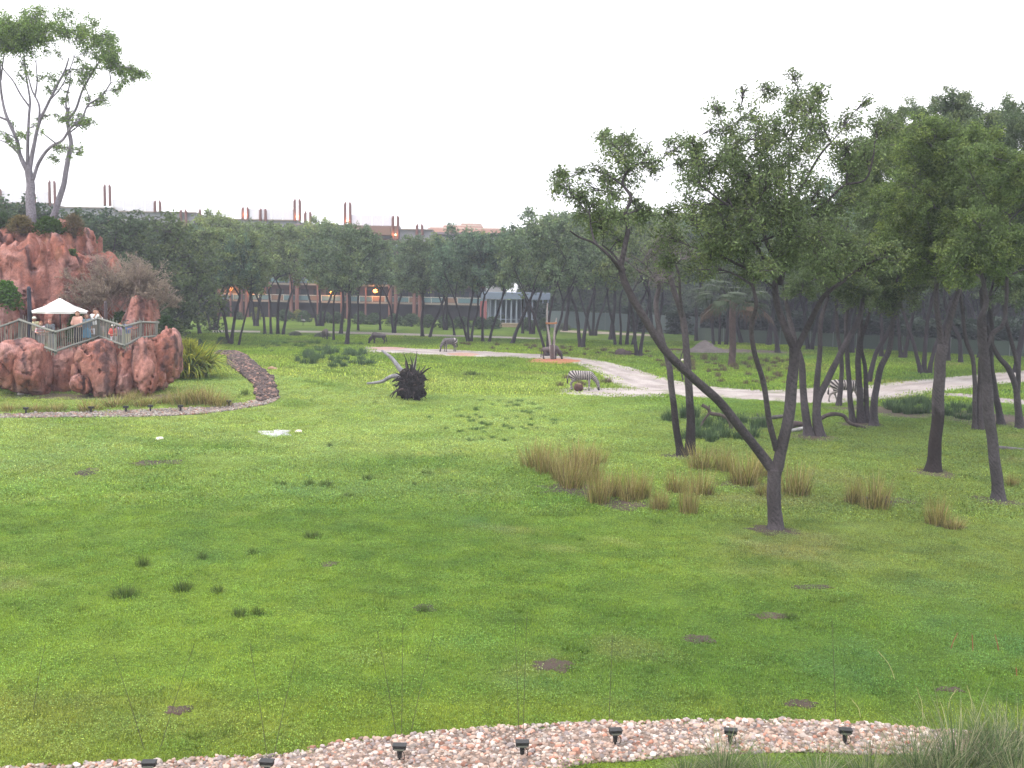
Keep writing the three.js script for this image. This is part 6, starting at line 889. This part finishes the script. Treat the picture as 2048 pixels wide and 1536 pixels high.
// ---------------------------------------------------------------- flood lights in the gravel and thin stalks
{
  const blk = std({ color: lin(.012, .013, .014), roughness: .55 }), gl = std({ color: lin(.12, .13, .11), roughness: .25 }); let first = null;
  const make = (label, group) => { const t = thing('flood_light', label, 'flood light', [0, 0, 0], 0, group); const hd = part('head', box(.26, .085, .13, 0, .29, 0, .02), blk, t); hd.rotation.x = 0; hd.add(meshNamed('visor', box(.275, .025, .17, 0, .342, .01, .01), blk)); hd.add(meshNamed('lens', box(.2, .035, .012, 0, .262, .067), gl)); part('bracket', box(.1, .1, .05, 0, .21, 0, .012), blk, t); part('stake', new THREE.CylinderGeometry(.028, .018, .24, 10).translate(0, .09, 0), blk, t); part('junction_box', new THREE.CylinderGeometry(.05, .045, .1, 12).translate(0, .13, 0), blk, t); const c = new MB(); c.tube(curve([V(.02, .25, .03), V(.09, .2, .06), V(.1, .08, .05), V(.03, .03, .03)], 14), () => .008, 6, [.015, .015, .015]); part('cable', c.geo(), M.fur, t); return t; };
  seed(520);
  [[299, 1543, 'leftmost flood light in the pebble strip, mostly below the frame edge'], [534, 1541, 'second flood light from the left in the pebble strip, at the frame edge'], [799, 1508, 'third flood light from the left in the pebble strip'], [1044, 1501, 'fourth flood light from the left, with its cable looped out, in the pebble strip'], [1230, 1476, 'flood light standing clear at the middle of the pebble strip'], [1460, 1476, 'flood light just left of the near grass clump in the pebble strip'], [1689, 1475, 'rightmost flood light in the pebble strip']].forEach(([x, y, l]) => { let t; if (first) { t = copy(first, l); } else { t = make(l); first = t; } t.position.copy(P(x, y + 17)); t.position.y += .02; t.scale.setScalar(.74); t.rotation.y = R(-.15, .15); });
  for (const [x, y, l] of [[52, 829, 'small dark light in the pebble strip by the bank, leftmost'], [182, 827, 'small dark light by the bank, second from the left'], [252, 826, 'small dark light by the bank, third from the left'], [301, 824, 'small dark light by the bank, fourth from the left'], [361, 824, 'small dark light by the bank beside the white gravel'], [458, 814, 'small dark light by the bank where the pebble strip turns']]) { const t = copy(first, l); t.position.copy(P(x, y)); t.rotation.y = 3 + R(-.3, .3); t.scale.setScalar(.95); }
  const st = std({ color: lin(.06, .06, .03) }), st2 = std({ color: lin(.3, .3, .12) }), red = std({ color: lin(.2, .05, .03) });
  const stalk = (x0, y0, x1, y1, m, label, r, bend = 0, head = false) => { const a = P(x0, y0), e = at(x1, y1, -a.z + .2).sub(a), b = new MB(), mid = e.clone().multiplyScalar(.5).add(V(bend, .02, 0)); b.tube(curve([V(0, -.03, 0), mid, e], 10), (t) => lerp(r, r * .45, t), 5, [1, 1, 1]); const t = thing('grass_stalk', label, 'grass stalk', a); part('stem', b.geo(), m, t); const h = new MB(), dv = e.clone().sub(mid).normalize(); for (let i = 0; i < 9; i++) { const p = e.clone().addScaledVector(dv, -.018 * i), s = V(R(-1, 1), R(-.2, .6), R(-1, 1)).normalize(); h.leaf(p, dv.clone().addScaledVector(s, .5).normalize(), s.clone().cross(dv).normalize(), head ? .05 : .028, .008, [1, 1, 1]); } part('seed_head', h.geo(), m, t); };
  [[318, 1500, 388, 1290, 'thin dark stalk leaning right above the leftmost flood light'], [290, 1500, 228, 1310, 'thin dark stalk leaning left above the leftmost flood light'], [536, 1520, 500, 1288, 'thin dark stalk leaning left above the second flood light'], [545, 1520, 592, 1312, 'thin dark stalk leaning right above the second flood light'], [793, 1470, 755, 1262, 'thin dark stalk leaning left above the third flood light'], [803, 1470, 806, 1250, 'upright thin dark stalk above the third flood light'], [822, 1460, 868, 1262, 'thin dark stalk leaning right above the third flood light'], [1038, 1470, 1030, 1240, 'left of two upright thin stalks above the fourth flood light'], [1046, 1470, 1054, 1225, 'right of two upright thin stalks above the fourth flood light'], [66, 1420, 90, 1290, 'thin dark stalk at the left edge of the near lawn'], [1218, 1440, 1225, 1270, 'faint upright stalk above the middle flood light'], [1672, 1440, 1664, 1240, 'faint upright stalk above the rightmost flood light']].forEach(([a, b, c, d, l]) => stalk(a, b, c, d, st, l, .0055));
  [[1792, 1362, 1756, 1302, .04, 'pale curved seed stalk highest in the lower right lawn'], [1722, 1436, 1704, 1400, .03, 'short pale curved stalk right of the rightmost flood light'], [1846, 1440, 1834, 1378, .03, 'pale upright stalk above the pebbles in the lower right'], [1896, 1420, 1912, 1380, -.03, 'pale stalk leaning right above the large near clump'], [1945, 1430, 1934, 1372, .02, 'pale stalk leaning left above the large near clump']].forEach(([a, b, c, d, q, l]) => stalk(a, b, c, d, st2, l, .007, q, true));
  [[1900, 1300, 1914, 1268, 'left one of three dark red seed stalks at the right'], [1946, 1302, 1944, 1270, 'middle one of three dark red seed stalks at the right'], [1998, 1302, 1990, 1270, 'right one of three dark red seed stalks at the right'], [2034, 1352, 2032, 1336, 'short dark red stalk nearest the right edge']].forEach(([a, b, c, d, l]) => stalk(a, b, c, d, red, l, .009, 0, true));
}
// near fountain grass at the bottom right
{
  const geos = [1, 2, 3].map((s) => [bladeClump(540 + s, 260, .28, .8, .01, [[.1, .15, .06], [.14, .195, .08], [.07, .11, .05], [.26, .26, .16]], .75, .3, 4), bladeClump(550 + s, 34, .2, .7, .008, [[.34, .33, .2], [.28, .27, .16]], .8, .25, 4)]), first = [];
  seed(560);
  [[1450, 1552, 130, 100, 'near green grass clump left of the rightmost flood light, at the bottom edge'], [1372, 1556, 90, 60, 'low near grass clump at the bottom edge left of its taller neighbour'], [1530, 1566, 110, 80, 'near grass clump at the bottom edge under the rightmost flood light'], [1640, 1572, 120, 90, 'near grass clump at the bottom edge right of the rightmost flood light'], [1740, 1566, 130, 110, 'near grass clump at the bottom edge with pale dead blades'], [1830, 1556, 150, 130, 'tall near grass clump before the pebbles in the lower right'], [1915, 1540, 170, 170, 'largest near grass clump in the lower right corner'], [1990, 1528, 150, 130, 'dense near grass clump beside the largest one, lower right corner'], [2040, 1506, 130, 120, 'near grass clump cut by the right edge'], [1965, 1490, 100, 90, 'near grass clump behind the largest one at the pebble edge'], [1880, 1580, 150, 110, 'near grass clump at the bottom edge below the largest one'], [2040, 1590, 160, 130, 'near grass clump in the very corner at the bottom right']].forEach(([x, y, w, h, l], i) => {
    const b = P(x, y), k = -b.z / 2000, q = i % 3; let t; if (first[q]) t = copy(first[q], l); else { t = thing('fountain_grass', l, 'grass clump', b); part('leaves', geos[q][0], M.blade, t); part('dead_blades', geos[q][1], M.blade, t); first[q] = t; } t.position.copy(b); t.scale.set((w * k) / 1.0, (h * k) / .66, (w * k) / 1.0); t.rotation.y = R(0, 6);
  });
}

renderer.render(scene, camera);
